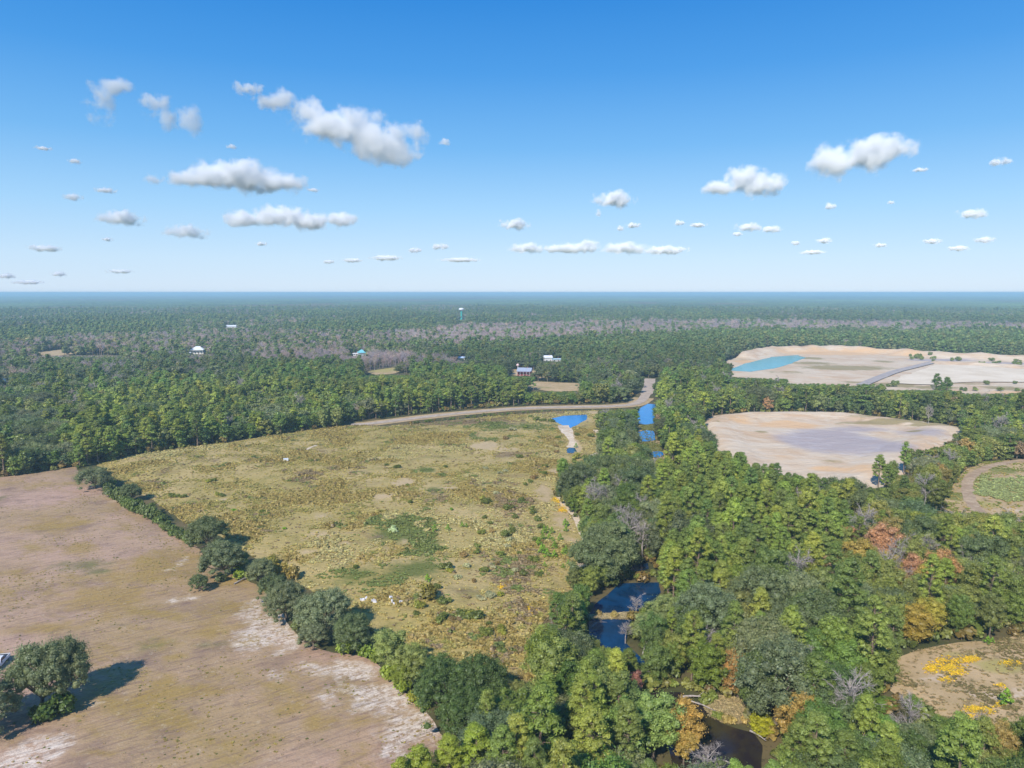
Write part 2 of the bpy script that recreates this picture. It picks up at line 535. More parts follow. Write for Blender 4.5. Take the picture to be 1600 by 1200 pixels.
# ------ overgrown meadow
def b_meadow(N, L, p, sep):
    big = nnoise(N, L, p, .02, 5, .6)
    mid = nnoise(N, L, p, .11, 6, .68)
    c = nmix(N, L, nramp(N, L, big, .38, .62), srgb(178, 157, 94), srgb(192, 168, 114))
    c = nmix(N, L, nmath(N, L, 'MULTIPLY', nramp(N, L, mid, .45, .7), .8), c, srgb(140, 130, 70))
    w = nnoise(N, L, stretched(N, L, p, .25, .05, .16), 1.0, 5, .65)
    c = nmix(N, L, nmath(N, L, 'MULTIPLY', nramp(N, L, w, .52, .72), .6), c, srgb(146, 122, 86))
    g = noisy_mask(N, L, p, sep.outputs[0], .16, 1.3, .35, .85)
    c = nmix(N, L, nmath(N, L, 'MULTIPLY', g, .85), c, srgb(96, 108, 48))
    s = noisy_mask(N, L, p, sep.outputs[1], .2, 1.3, .4, .8)
    c = nmix(N, L, nmath(N, L, 'MULTIPLY', s, .9), c, srgb(198, 172, 132))
    b = noisy_mask(N, L, p, sep.outputs[2], .18, 1.3, .35, .85)
    c = nmix(N, L, nmath(N, L, 'MULTIPLY', b, .8), c, srgb(130, 106, 86))
    sp = nramp(N, L, nnoise(N, L, p, 1.3, 4, .75), .5, .75)
    c = nmix(N, L, nmath(N, L, 'MULTIPLY', sp, .5), c, srgb(82, 76, 38))
    return c


M_MEADOW = ground_mat('meadow_sward', b_meadow, .95, (1.0, .8), .6)
meadow_patches = [
    pf(0, 630, 835, 60, 25, 1.0), pf(0, 665, 860, 40, 25, .8), pf(0, 650, 895, 60, 18, 1.1), pf(0, 560, 905, 70, 18, .8), pf(0, 600, 915, 60, 12, .7), pf(0, 665, 740, 20, 6, .9), pf(0, 692, 747, 14, 5, .9), pf(0, 680, 772, 30, 8, .7), pf(0, 345, 735, 20, 6, .5), pf(0, 790, 880, 20, 30, .4), pf(0, 790, 668, 80, 8, .8), pf(0, 650, 760, 20, 6, .6), pf(0, 780, 690, 50, 10, .5),
    pf(1, 600, 782, 28, 9, .9), pf(1, 630, 760, 30, 10, .9), pf(1, 480, 866, 22, 7, .9), pf(1, 505, 842, 60, 14, .7), pf(1, 500, 810, 50, 12, .6), pf(1, 535, 855, 30, 7, .7), pf(1, 630, 852, 12, 10, .9), pf(1, 760, 700, 34, 8, 1.1), pf(1, 790, 706, 40, 6, .7), pf(1, 700, 768, 30, 5, .8), pf(1, 890, 680, 8, 16, 1.6), pf(1, 898, 698, 12, 10, 1.4), pf(1, 884, 668, 8, 6, 1.3), pf(1, 350, 785, 10, 4, .9), pf(1, 375, 812, 9, 4, .9), pf(1, 352, 834, 5, 5, .7), pf(1, 570, 710, 16, 2, .9), pf(1, 590, 720, 14, 2, .9), pf(1, 850, 770, 28, 26, .8), pf(1, 880, 810, 26, 40, .8), pf(1, 905, 860, 14, 40, 1.0), pf(1, 910, 655, 22, 8, .7), pf(1, 935, 690, 12, 20, .8), pf(1, 870, 740, 24, 8, .8), pf(1, 835, 1030, 12, 16, .9), pf(1, 860, 648, 60, 4, .6), pf(1, 930, 645, 20, 3, 1.0), pf(1, 626, 893, 6, 4, .9),
    pf(2, 720, 662, 130, 7, 1.1), pf(2, 870, 645, 60, 4, .9), pf(2, 480, 745, 60, 14, .5), pf(2, 790, 715, 30, 9, .8), pf(2, 690, 775, 30, 12, .6), pf(2, 250, 745, 30, 12, .5), pf(2, 585, 845, 30, 10, .6), pf(2, 650, 845, 14, 8, .8), pf(2, 800, 900, 50, 40, .7), pf(2, 800, 780, 30, 30, .6), pf(2, 740, 930, 60, 20, .5), pf(2, 610, 980, 14, 8, .8), pf(2, 440, 880, 40, 16, .5), pf(2, 560, 740, 40, 8, .5), pf(2, 815, 950, 25, 20, .5), pf(2, 335, 725, 12, 3, .8),
]


def meadow_relief(X, Y):
    return 1.6 * fbm(X / 38, Y / 38, 31, 3) + 0.5 * fbm(X / 9, Y / 9, 41, 2)


def carve(X, Y, polys, w):
    k = np.ones(np.shape(X))
    for q in polys:
        k = k * np.where(inside(q, X, Y), 0.0, sstep(pdist(q, X, Y), 1.0, w))
    return k


def z_meadow(X, Y, poly):
    return 0.06 + sstep(pdist(MEADOW, X, Y), 0, 14) * meadow_relief(X, Y) * carve(X, Y, (POND_MEADOW, PUDDLE), 9)


meadow = sheet('meadow', MEADOW, 3.0, M_MEADOW, z_meadow, meadow_patches)


def meadow_h(x, y):
    x = np.asarray(x, float); y = np.asarray(y, float)
    return z_meadow(x, y, MEADOW)


# ------ sand pits
def b_pit(N, L, p, sep):
    n1 = nnoise(N, L, p, .03, 6, .62, 1.0)
    n2 = nnoise(N, L, stretched(N, L, p, .3, .05, .16), 1.0, 6, .68)
    c = nmix(N, L, nramp(N, L, n1, .38, .66), srgb(212, 190, 162), srgb(200, 168, 134))
    c = nmix(N, L, nmath(N, L, 'MULTIPLY', nramp(N, L, n2, .45, .72), .7), c, srgb(222, 206, 184))
    g = noisy_mask(N, L, p, sep.outputs[0], .05, .9, .3, .8)
    c = nmix(N, L, nmath(N, L, 'MULTIPLY', g, .85), c, srgb(168, 156, 156))
    gs = nmath(N, L, 'MULTIPLY', g, nramp(N, L, n2, .5, .7))
    c = nmix(N, L, nmath(N, L, 'MULTIPLY', gs, .8), c, srgb(192, 182, 178))
    v = noisy_mask(N, L, p, sep.outputs[1], .12, 1.3, .4, .85)
    c = nmix(N, L, nmath(N, L, 'MULTIPLY', v, .85), c, srgb(150, 134, 90))
    o = noisy_mask(N, L, p, sep.outputs[2], .07, 1.2, .35, .85)
    c = nmix(N, L, nmath(N, L, 'MULTIPLY', o, .7), c, srgb(222, 176, 124))
    sp = nramp(N, L, nnoise(N, L, p, .5, 6, .75), .56, .74)
    c = nmix(N, L, nmath(N, L, 'MULTIPLY', sp, .35), c, srgb(160, 138, 110))
    return c


M_PIT = ground_mat('pit_sand', b_pit, .95, (.22, .55), 1.0, (.4, .06, .2))
pit_patches = [pf(0, 1310, 690, 90, 22, 1.3), pf(0, 1250, 690, 50, 20, .9), pf(0, 1370, 700, 60, 16, 1.1), pf(0, 1440, 680, 60, 10, .8), pf(0, 1330, 672, 70, 8, .8),
               pf(1, 1400, 662, 100, 3.5, 1.4), pf(1, 1460, 668, 50, 3, 1.3), pf(1, 1430, 677, 20, 3, 1.1), pf(1, 1430, 712, 14, 6, 1.0), pf(1, 1120, 664, 10, 4, .7), pf(1, 1190, 676, 16, 3, .9), pf(1, 1300, 722, 40, 5, .7), pf(1, 1380, 742, 20, 6, .6), pf(1, 1370, 655, 60, 3, .9),
               pf(2, 1230, 664, 70, 8, 1.0), pf(2, 1160, 660, 40, 8, .8), pf(2, 1350, 740, 60, 12, .9), pf(2, 1300, 735, 50, 8, .8), pf(2, 1220, 715, 40, 10, .5)]


def z_pit(X, Y, poly):
    d = pdist(poly, X, Y)
    return 0.06 + sstep(d, 0, 9) * (1.5 * sstep(-d, -24, -12) + .5 * fbm(X / 20, Y / 20, 7, 3) + 0.7 * fbm(X / 6, Y / 6, 9, 3) * sstep(-d, -40, -12))


sand_pit = sheet('sand_pit', PIT, 3.0, M_PIT, z_pit, pit_patches)
farpit_patches = [pf(1, 1320, 575, 90, 5, 1.2), pf(1, 1270, 568, 50, 4, 1.0), pf(1, 1380, 565, 20, 2, 1.2), pf(1, 1268, 560, 22, 2.5, 1.3), pf(1, 1390, 602, 50, 4, 1.4), pf(1, 1340, 598, 40, 3, .9),
                  pf(1, 1460, 606, 60, 4, 1.0), pf(1, 1570, 607, 40, 5, 1.1), pf(1, 1510, 600, 40, 3, .8), pf(1, 1230, 582, 60, 4, .7), pf(1, 1160, 562, 30, 4, .6), pf(1, 1200, 572, 30, 4, .3),
                  pf(2, 1300, 552, 120, 4, 1.1), pf(2, 1180, 566, 50, 5, .9), pf(2, 1420, 556, 60, 3, .8), pf(2, 1590, 615, 60, 5, 1.0), pf(2, 1480, 612, 50, 4, .9), pf(2, 1280, 590, 50, 3, .6),
                  pf(0, 1470, 563, 60, 2, 1.4), pf(0, 1570, 568, 50, 2, 1.2)]
FP_TOP = W([(1150, 557), (1200, 548), (1300, 546), (1400, 552), (1500, 559), (1600, 562), (1850, 570)])
FP_BERM = W([(1462, 568), (1500, 570), (1560, 573), (1620, 577), (1800, 586)])


def z_farpit(X, Y, poly):
    d = pdist(FP_TOP, X, Y, False)
    b = pdist(FP_BERM, X, Y, False)
    e = pdist(poly, X, Y)
    z = 6.0 * sstep(-d, -34, -8) * (0.55 + .9 * fbm(X / 14, Y / 30, 3, 4))
    z = z + 3.0 * sstep(-b, -9, -1) * (.7 + .6 * fbm(X / 12, Y / 12, 3, 2))
    return 0.06 + (sstep(e, 0, 4) * z + .4 * fbm(X / 25, Y / 25, 8, 3)) * carve(X, Y, (TURQUOISE,), 14)


far_pit = sheet('sand_pit', FARPIT, 6.0, M_PIT, z_farpit, farpit_patches)


# ------ clearings
def b_clear(N, L, p, sep):
    n1 = nnoise(N, L, p, .07, 6, .62)
    c = nmix(N, L, nramp(N, L, n1, .38, .64), srgb(180, 154, 112), srgb(196, 168, 128))
    c = nmix(N, L, nmath(N, L, 'MULTIPLY', nramp(N, L, nnoise(N, L, p, .3, 6, .7), .5, .7), .7), c, srgb(126, 108, 72))
    g = noisy_mask(N, L, p, sep.outputs[0], .16, 1.2, .35, .85)
    c = nmix(N, L, nmath(N, L, 'MULTIPLY', g, .8), c, srgb(168, 156, 90))
    s = noisy_mask(N, L, p, sep.outputs[1], .3, 1.4, .4, .85)
    c = nmix(N, L, nmath(N, L, 'MULTIPLY', s, .85), c, srgb(212, 190, 166))
    gr = noisy_mask(N, L, p, sep.outputs[2], .2, 1.2, .35, .85)
    c = nmix(N, L, nmath(N, L, 'MULTIPLY', gr, .85), c, srgb(118, 122, 56))
    sp = nramp(N, L, nnoise(N, L, p, 2.0, 4, .8), .55, .75)
    c = nmix(N, L, nmath(N, L, 'MULTIPLY', sp, .45), c, srgb(96, 80, 50))
    return c


M_CLEAR = ground_mat('clearing_turf', b_clear, .95, (2.0, .6), .25)


def z_small(a):
    def f(X, Y, poly):
        return 0.06 + sstep(pdist(poly, X, Y), 0, 6) * (a * fbm(X / 14, Y / 14, 51, 4))
    return f


sheet('flower_clearing', FLOWER_CLEARING, 1.8, M_CLEAR, z_small(.8), [
    pf(0, 1560, 1045, 60, 14, 1.1), pf(0, 1500, 1025, 60, 8, .7), pf(0, 1440, 1060, 30, 20, .4), pf(1, 1470, 1060, 30, 10, 1.0), pf(1, 1450, 1065, 22, 10, .8), pf(1, 1560, 1090, 70, 10, .9), pf(1, 1520, 1140, 60, 12, .8),
    pf(1, 1560, 1165, 50, 12, 1.0), pf(1, 1600, 1080, 40, 8, .8), pf(2, 1590, 1000, 40, 8, .7), pf(2, 1410, 1030, 30, 8, .5)])
sheet('track_clearing', TRACK_CLEARING, 2.6, M_CLEAR, z_small(.8), [
    pf(2, 1480, 775, 30, 12, 1.2), pf(2, 1500, 750, 30, 12, .9), pf(2, 1560, 735, 40, 10, 1.0), pf(0, 1570, 765, 50, 16, 1.2), pf(0, 1540, 790, 30, 8, .9), pf(1, 1585, 800, 30, 8, .7), pf(1, 1600, 820, 30, 14, .8)])
sheet('marsh', MARSH, 4.0, M_CLEAR, z_small(.4), [pf(2, 850, 606, 30, 3, .6), pf(1, 900, 600, 30, 2, .6)])
sheet('yard', YARD, 4.0, M_CLEAR, z_small(.3), [pf(1, 815, 584, 20, 3, .7)])
sheet('pasture', GREY_FIELD, 8.0, M_CLEAR, z_small(.3), [pf(1, 120, 548, 60, 5, .3)])
sheet('glade', GLADE, 5.0, M_CLEAR, z_small(.3), [pf(0, 600, 578, 40, 5, 1.1)])
sheet('creek_bank', CREEK_GRASS, 2.0, M_CLEAR, z_small(.2), [pf(2, 1015, 668, 20, 10, 1.2), pf(2, 1020, 698, 20, 10, 1.2)])
sheet('creek_bank', DAM, 1.0, M_CLEAR, z_small(.9), [pf(1, 950, 965, 30, 3, .5)])
sheet('creek_bank', SHORE, 1.0, M_CLEAR, z_small(.5), [pf(1, 1145, 1110, 40, 18, 1.5)])


SWAMP = [W([(560, 522), (720, 507), (950, 501), (1250, 500), (1700, 505), (1700, 521), (1280, 518), (1100, 524), (980, 531), (800, 541), (660, 545), (580, 536)]),
         W([(390, 552), (520, 549), (640, 557), (730, 566), (705, 578), (660, 577), (640, 575), (630, 571), (572, 579), (560, 570), (460, 567), (392, 565)]),
         W([(-260, 560), (0, 536), (200, 524), (420, 512), (430, 532), (300, 552), (196, 548), (120, 540), (30, 552), (-260, 578)])]
M_SWAMP = ground_mat('swamp_litter', lambda N, L, p, sep: nmix(N, L, nramp(N, L, nnoise(N, L, p, .02, 5, .6), .4, .62), srgb(112, 104, 84), srgb(136, 120, 100)))
for i_, q in enumerate(SWAMP):
    sheet('swamp_floor', q, 14 if i_ == 1 else 30, M_SWAMP, z_const(.05), None, rag=6)


# ------ road and tracks
def b_road(N, L, p, sep):
    c = nmix(N, L, nramp(N, L, nnoise(N, L, p, .25, 5, .65), .35, .7), srgb(196, 178, 160), srgb(168, 150, 132))
    return nmix(N, L, nmath(N, L, 'MULTIPLY', nramp(N, L, nnoise(N, L, p, 2.5, 3, .7), .5, .7), .4), c, srgb(130, 112, 92))


def b_white(N, L, p, sep):
    c = nmix(N, L, nramp(N, L, nnoise(N, L, p, .5, 5, .7), .35, .7), srgb(226, 208, 184), srgb(196, 170, 136))
    return nmix(N, L, nmath(N, L, 'MULTIPLY', nramp(N, L, nnoise(N, L, p, 1.2, 4, .7), .5, .7), .6), c, srgb(150, 130, 90))


def b_greyroad(N, L, p, sep):
    return nmix(N, L, nramp(N, L, nnoise(N, L, p, .2, 5, .65), .35, .7), srgb(160, 150, 146), srgb(188, 174, 160))


def b_track(N, L, p, sep):
    c = nmix(N, L, nramp(N, L, nnoise(N, L, p, .3, 5, .65), .4, .66), srgb(168, 142, 116), srgb(190, 166, 136))
    return nmix(N, L, nmath(N, L, 'MULTIPLY', nramp(N, L, nnoise(N, L, p, 1.5, 4, .7), .5, .72), .6), c, srgb(126, 108, 78))




VERGE = ribbon(smooth_path(ROAD[:10]), lambda t: 7.5)
sheet('road_verge', VERGE, 4.0, M_CLEAR, z_const(.2), [pf(1, 900, 636, 120, 6, .5), pf(1, 700, 650, 120, 6, .4), pf(2, 600, 668, 60, 4, .8)], rag=1.2)
sheet('gravel_road', ROAD_POLY, 3.5, ground_mat('road_gravel', b_road), z_const(.32), rag=.5)
sheet('haul_road', FAR_ROAD, 4.0, ground_mat('haul_road_gravel', b_greyroad), z_const(1.0), rag=.4)
sheet('dirt_track', CURVED_TRACK, 1.6, ground_mat('track_dirt', b_track), lambda X, Y, P_: z_small(.8)(X, Y, TRACK_CLEARING) + .06, rag=.7)
M_WP = ground_mat('path_sand', b_white)
WHITE_SAND = W([(1388, 600), (1410, 590), (1462, 571), (1530, 573), (1600, 578), (1720, 588), (1720, 606), (1600, 598), (1520, 598), (1450, 602)])
sheet('white_sand', WHITE_SAND, 6, ground_mat('white_sand', lambda N, L, p, sep: nmix(N, L, nramp(N, L, nnoise(N, L, p, .03, 6, .6), .35, .65), srgb(232, 214, 188), srgb(216, 196, 168))), z_const(.9), rag=3)
SAND_BAR = ribbon(smooth_path(W([(880, 665), (883, 674), (889, 684), (895, 693), (893, 700)])), lambda t: 2.6 + 1.2 * math.sin(t * 7))
for q in (WHITE_PATH, BEND_PATH, FAINT_PATH, SAND_BAR):
    sheet('sand_path', q, .9, M_WP, lambda X, Y, P_: meadow_h(X, Y) + .12, rag=.6)


# ------ water
def water_mat(name, colr, deep, rough=.04, wave=.6, murk=.0, spec=.5):
    m, N, L = new_mat(name)
    out = N.new('ShaderNodeOutputMaterial')
    bs = N.new('ShaderNodeBsdfPrincipled')
    geo = N.new('ShaderNodeNewGeometry')
    p = geo.outputs['Position']
    c = nmix(N, L, nramp(N, L, nnoise(N, L, p, .16, 5, .6, .5), .4, .68), colr, deep)
    L.new(c, bs.inputs['Base Color'])
    bs.inputs['Roughness'].default_value = rough
    bs.inputs['IOR'].default_value = 1.333
    bs.inputs['Specular IOR Level'].default_value = spec
    b = N.new('ShaderNodeBump')
    b.inputs['Strength'].default_value = wave
    b.inputs['Distance'].default_value = .06
    L.new(nnoise(N, L, p, 1.6, 4, .6), b.inputs['Height'])
    L.new(b.outputs[0], bs.inputs['Normal'])
    L.new(bs.outputs[0], out.inputs[0])
    return m


W_BLUE = water_mat('clear_blue_water', srgb(20, 122, 196), srgb(30, 132, 200))
W_DARK = water_mat('dark_creek_water', srgb(10, 44, 74), srgb(16, 62, 100), .03, .4)
W_BROWN = water_mat('tannin_water', srgb(44, 36, 36), srgb(66, 58, 34), .03, .4)
W_TURQ = water_mat('turquoise_water', srgb(112, 178, 182), srgb(100, 168, 170), .2, .5, spec=.3)


def z_up(z):
    return z_const(z)


def pond(poly, mat, z=.12, res=2.0):
    sheet('pond', poly, res, mat, z_const(z), rag=.5 * res * .5)


pond(POND_MEADOW, W_BLUE, .12, 3)
pond(PUDDLE, W_DARK, .12, 2)
pond(POND_ROAD, W_BLUE, .14, 3); pond(POND_MID, W_BLUE, .34, 3); pond(POND_SMALL, W_BLUE, .34, 2)
pond(POND_BLACK, W_DARK, .12, 1.5); pond(POND_BLUE, W_DARK, .12, 1.5); pond(CREEK_BIT, W_DARK, .12, 1.5)
pond(POND_BROWN, W_BROWN, .12, 1.2)
pond(TURQUOISE, W_TURQ, .16, 8)

# ------------------------------------------------------------------ foliage materials
def leaf_mat(name, src, bright=1.0, transl=.3, warm=(1.06, 1.0, .84), dry=(1.2, 1.08, 1.0)):
    m, N, L = new_mat(name)
    out = N.new('ShaderNodeOutputMaterial')
    if src == 'OBJECT':
        oi = N.new('ShaderNodeObjectInfo')
        tint = oi.outputs['Color']
        seed = oi.outputs['Random']
    else:
        at = N.new('ShaderNodeAttribute')
        at.attribute_type = 'INSTANCER'
        at.attribute_name = 'tint'
        tint = at.outputs['Color']
        oi = N.new('ShaderNodeObjectInfo')
        seed = oi.outputs['Random']
    va = N.new('ShaderNodeAttribute')
    va.attribute_name = 'shade'
    sp = N.new('ShaderNodeSeparateColor')
    L.new(va.outputs['Color'], sp.inputs[0])
    # every spray of leaves has its own tone, some drier, some fresher
    k = nmath(N, L, 'MULTIPLY_ADD', sp.outputs[0], 1.0, 0.5)
    tint = nmix(N, L, 1.0, tint, warm, 'MULTIPLY')
    comb = N.new('ShaderNodeCombineColor')
    for i in range(3): L.new(k, comb.inputs[i])
    c = nmix(N, L, 1.0, tint, comb.outputs[0], 'MULTIPLY')
    dryf = nramp(N, L, sp.outputs[1], .72, 1.0)
    dc = nmix(N, L, 1.0, c, dry, 'MULTIPLY')
    c = nmix(N, L, dryf, c, dc)
    hs = N.new('ShaderNodeHueSaturation')
    L.new(c, hs.inputs['Color'])
    hs.inputs['Value'].default_value = bright
    L.new(nmath(N, L, 'MULTIPLY_ADD', seed, .016, .492), hs.inputs['Hue'])
    c = hs.outputs[0]
    d = N.new('ShaderNodeBsdfDiffuse'); L.new(c, d.inputs['Color'])
    t = N.new('ShaderNodeBsdfTranslucent')
    L.new(nmix(N, L, 1.0, c, (1.1, 1.25, .6), 'MULTIPLY'), t.inputs['Color'])
    mx = N.new('ShaderNodeMixShader'); mx.inputs[0].default_value = transl
    L.new(d.outputs[0], mx.inputs[1]); L.new(t.outputs[0], mx.inputs[2])
    g = N.new('ShaderNodeBsdfGlossy'); g.inputs['Roughness'].default_value = .5
    g.inputs['Color'].default_value = (.8, .85, .9, 1)
    m2 = N.new('ShaderNodeMixShader'); m2.inputs[0].default_value = .035
    L.new(mx.outputs[0], m2.inputs[1]); L.new(g.outputs[0], m2.inputs[2])
    L.new(m2.outputs[0], out.inputs[0])
    return m


def bark_mat(name, c1, c2):
    m, N, L = new_mat(name)
    out = N.new('ShaderNodeOutputMaterial')
    d = N.new('ShaderNodeBsdfDiffuse')
    tc = N.new('ShaderNodeTexCoord')
    n = nnoise(N, L, tc.outputs['Object'], 2.5, 4, .7)
    L.new(nmix(N, L, nramp(N, L, n, .35, .65), c1, c2), d.inputs['Color'])
    L.new(d.outputs[0], out.inputs[0])
    return m


LEAF_O = leaf_mat('leaves', 'OBJECT', 2.05)
LEAF_I = leaf_mat('leaves_wood', 'INSTANCER', 2.05)
GRASS_I = leaf_mat('grass_blades', 'INSTANCER', 1.8, .4, (1.02, 1.0, .93), (1.05, 1.02, 1.0))
BARK = bark_mat('bark', srgb(96, 84, 72), srgb(132, 120, 106))
PBARK = bark_mat('pine_bark', srgb(112, 92, 76), srgb(150, 132, 116))
DEADWOOD = bark_mat('dead_wood', srgb(150, 138, 132), srgb(190, 180, 172))


# ------------------------------------------------------------------ mesh pieces (numpy)
def ico(sub=1):
    t = (1 + 5 ** .5) / 2
    v = [(-1, t, 0), (1, t, 0), (-1, -t, 0), (1, -t, 0), (0, -1, t), (0, 1, t), (0, -1, -t), (0, 1, -t), (t, 0, -1), (t, 0, 1), (-t, 0, -1), (-t, 0, 1)]
    f = [(0, 11, 5), (0, 5, 1), (0, 1, 7), (0, 7, 10), (0, 10, 11), (1, 5, 9), (5, 11, 4), (11, 10, 2), (10, 7, 6), (7, 1, 8), (3, 9, 4), (3, 4, 2), (3, 2, 6), (3, 6, 8), (3, 8, 9), (4, 9, 5), (2, 4, 11), (6, 2, 10), (8, 6, 7), (9, 8, 1)]
    v = [np.array(p) / np.linalg.norm(p) for p in v]
    for _ in range(sub):
        c = {}
        def mid(a, b):
            k = (min(a, b), max(a, b))
            if k not in c:
                p = (v[a] + v[b]) / 2
                v.append(p / np.linalg.norm(p)); c[k] = len(v) - 1
            return c[k]
        nf = []
        for a, b, d in f:
            ab, bd, da = mid(a, b), mid(b, d), mid(d, a)
            nf += [(a, ab, da), (b, bd, ab), (d, da, bd), (ab, bd, da)]
        f = nf
    return np.array(v), np.array(f)


ICO0, ICO1 = ico(0), ico(1)


class Build:
    """Collects triangles and quads with a material index and a 'shade' colour per vertex."""
    def __init__(self):
        self.v = []; self.n = 0; self.q = []; self.t = []; self.qm = []; self.tm = []; self.s = []

    def add(self, v, tris=None, quads=None, mi=0, shade=None):
        v = np.asarray(v, float)
        if shade is None: shade = np.full((len(v), 2), .5)
        self.v.append(v); self.s.append(np.broadcast_to(shade, (len(v), 2)))
        if tris is not None and len(tris):
            self.t.append(np.asarray(tris) + self.n); self.tm.append(np.full(len(tris), mi))
        if quads is not None and len(quads):
            self.q.append(np.asarray(quads) + self.n); self.qm.append(np.full(len(quads), mi))
        self.n += len(v)

    def mesh(self, name, mats):
        v = np.concatenate(self.v); s = np.concatenate(self.s)
        q = np.concatenate(self.q) if self.q else np.zeros((0, 4), int)
        t = np.concatenate(self.t) if self.t else np.zeros((0, 3), int)
        mi = np.concatenate((self.qm or [np.zeros(0, int)]) + (self.tm or [np.zeros(0, int)])) if (self.qm or self.tm) else np.zeros(0, int)
        me = bpy.data.meshes.new(name)
        me.vertices.add(len(v)); me.vertices.foreach_set('co', v.ravel().astype(np.float32))
        loops = np.concatenate([q.ravel(), t.ravel()]).astype(np.int32)
        me.loops.add(len(loops)); me.loops.foreach_set('vertex_index', loops)
        starts = np.concatenate([np.arange(len(q)) * 4, len(q) * 4 + np.arange(len(t)) * 3]).astype(np.int32)
        me.polygons.add(len(q) + len(t)); me.polygons.foreach_set('loop_start', starts)
        me.polygons.foreach_set('material_index', mi.astype(np.int32))
        for m in mats: me.materials.append(m)
        ca = me.color_attributes.new('shade', 'FLOAT_COLOR', 'POINT')
        c = np.ones((len(v), 4)); c[:, 0] = s[:, 0]; c[:, 1] = s[:, 1]
        ca.data.foreach_set('color', c.ravel())
        me.update(calc_edges=True)
        me.validate()
        return me


def unit(a):
    return a / np.maximum(np.linalg.norm(a, axis=-1, keepdims=True), 1e-9)


def sprays(B, R, centers, radii, per, size, flat=1.0, tilt=.7, shell=(.72, 1.12), up=.25, aspect=.6, quad=True, zsq=1.0, mi=0):
    """Leaf sprays (small ragged faces) over the shells of many lobes."""
    K = len(centers)
    idx = np.repeat(np.arange(K), per)
    n = len(idx)
    d = unit(R.normal(size=(n, 3)))
    d[:, 2] = np.where(d[:, 2] < -.35, -d[:, 2], d[:, 2])
    rr = R.uniform(shell[0], shell[1], n)
    r = radii[idx] * rr
    p = centers[idx] + d * r[:, None] * np.array([1, 1, zsq])
    nrm = unit(d + R.normal(size=(n, 3)) * tilt * .5 + np.array([0, 0, up]))
    a = unit(np.cross(nrm, R.normal(size=(n, 3))))
    b = np.cross(nrm, a)
    s = size * R.uniform(.6, 1.35, n)[:, None]
    j = lambda: R.uniform(.6, 1.2, n)[:, None]
    if quad:
        V = np.stack([p - a * s * j(), p + b * s * aspect * j(), p + a * s * j() , p - b * s * aspect * j()], 1).reshape(-1, 3)
        F = np.arange(n * 4).reshape(-1, 4)
    else:
        V = np.stack([p - a * s * j(), p + b * s * j(), p + a * s * j()], 1).reshape(-1, 3)
        F = np.arange(n * 3).reshape(-1, 3)
    k = 4 if quad else 3
    lobe = R.uniform(0, 1, K)
    sh = np.clip(lobe[idx] * .5 + R.uniform(0, 1, n) * .5, 0, 1)
    dr = np.clip(R.uniform(0, 1, K)[idx] * .6 + R.uniform(0, 1, n) * .4, 0, 1)
    S = np.repeat(np.stack([sh, dr], 1), k, 0)
    B.add(V, quads=F if quad else None, tris=None if quad else F, shade=S, mi=mi)


def cores(B, R, centers, radii, k=.8, lod=ICO0, zsq=1.0, mi=0):
    for c, r in zip(centers, radii):
        v = lod[0] * (r * k) * R.uniform(.82, 1.12, (len(lod[0]), 1)) * np.array([1, 1, zsq]) + c
        B.add(v, tris=lod[1], shade=np.array([R.uniform(.1, .6), R.uniform(0, .8)]), mi=mi)


def tube(B, pts, rad, sides=6, mi=0):
    pts = np.asarray(pts, float)
    n = len(pts)
    V = []
    for i in range(n):
        d = unit(pts[min(i + 1, n - 1)] - pts[max(i - 1, 0)])
        a = unit(np.cross(d, [0.31, .95, .05])); b = np.cross(d, a)
        th = np.arange(sides) * 2 * np.pi / sides
        V.append(pts[i] + (np.cos(th)[:, None] * a + np.sin(th)[:, None] * b) * rad[i])
    V = np.concatenate(V)
    Q = [(i * sides + j, i * sides + (j + 1) % sides, (i + 1) * sides + (j + 1) % sides, (i + 1) * sides + j) for i in range(n - 1) for j in range(sides)]
    B.add(V, quads=Q, mi=mi, shade=np.array([.5, .3]))


def broadleaf_lobes(R, r, h, n, squash=.8, irr=.38):
    """Uneven crown of radius r that reaches from near the ground up to h."""
    z0 = h * R.uniform(.12, .24)
    d = unit(R.normal(size=(n, 3)))
    d[:, 2] = np.clip(d[:, 2] * 1.1 + .12, -1, 1)
    d = unit(d)
    lr = r * (R.uniform(.11, .2, n) + .12 * R.uniform(0, 1, n) ** 3) * (1 if n > 30 else 1.45)
    k = R.uniform(1 - irr * 1.3, 1 + irr * .45, n)
    hv = (h - z0) / 2
    cz = z0 + hv * squash
    wid = np.where(d[:, 2] < 0, 1 + .12 * d[:, 2], 1)
    c = np.stack([d[:, 0] * (r - lr * .8) * k * wid, d[:, 1] * (r - lr * .8) * k * wid, cz + d[:, 2] * (hv - lr * .7) * k], 1)
    side = R.normal(size=2) * r * .16
    c[:, :2] += side * ((c[:, 2:3] - z0) / (h - z0))
    inner = np.stack([R.normal(size=5) * r * .12, R.normal(size=5) * r * .12, np.linspace(z0 + hv * .4, z0 + hv * 1.35, 5)], 1)
    return np.concatenate([c, inner]), np.concatenate([lr, np.full(5, r * .5)])


def limbs(B, R, targets, h0, base_r, lean=(0, 0), sides=6, k=6, mi=0):
    top = np.array([lean[0], lean[1], h0])
    tube(B, [(0, 0, -.3), (lean[0] * .1, lean[1] * .1, h0 * .3), (lean[0] * .5, lean[1] * .5, h0 * .65), top], [base_r * 1.3, base_r, base_r * .85, base_r * .7], sides, mi)
    sel = R.permutation(len(targets))[:k]
    for i in sel:
        t = targets[i]
        mid = top * .45 + t * .55 + np.array([0, 0, -.08 * np.linalg.norm(t - top)]) + R.normal(size=3) * .25
        tube(B, [top * .9 + np.array([0, 0, -.05]), mid, t], [base_r * .55, base_r * .32, base_r * .1], max(4, sides - 2), mi)


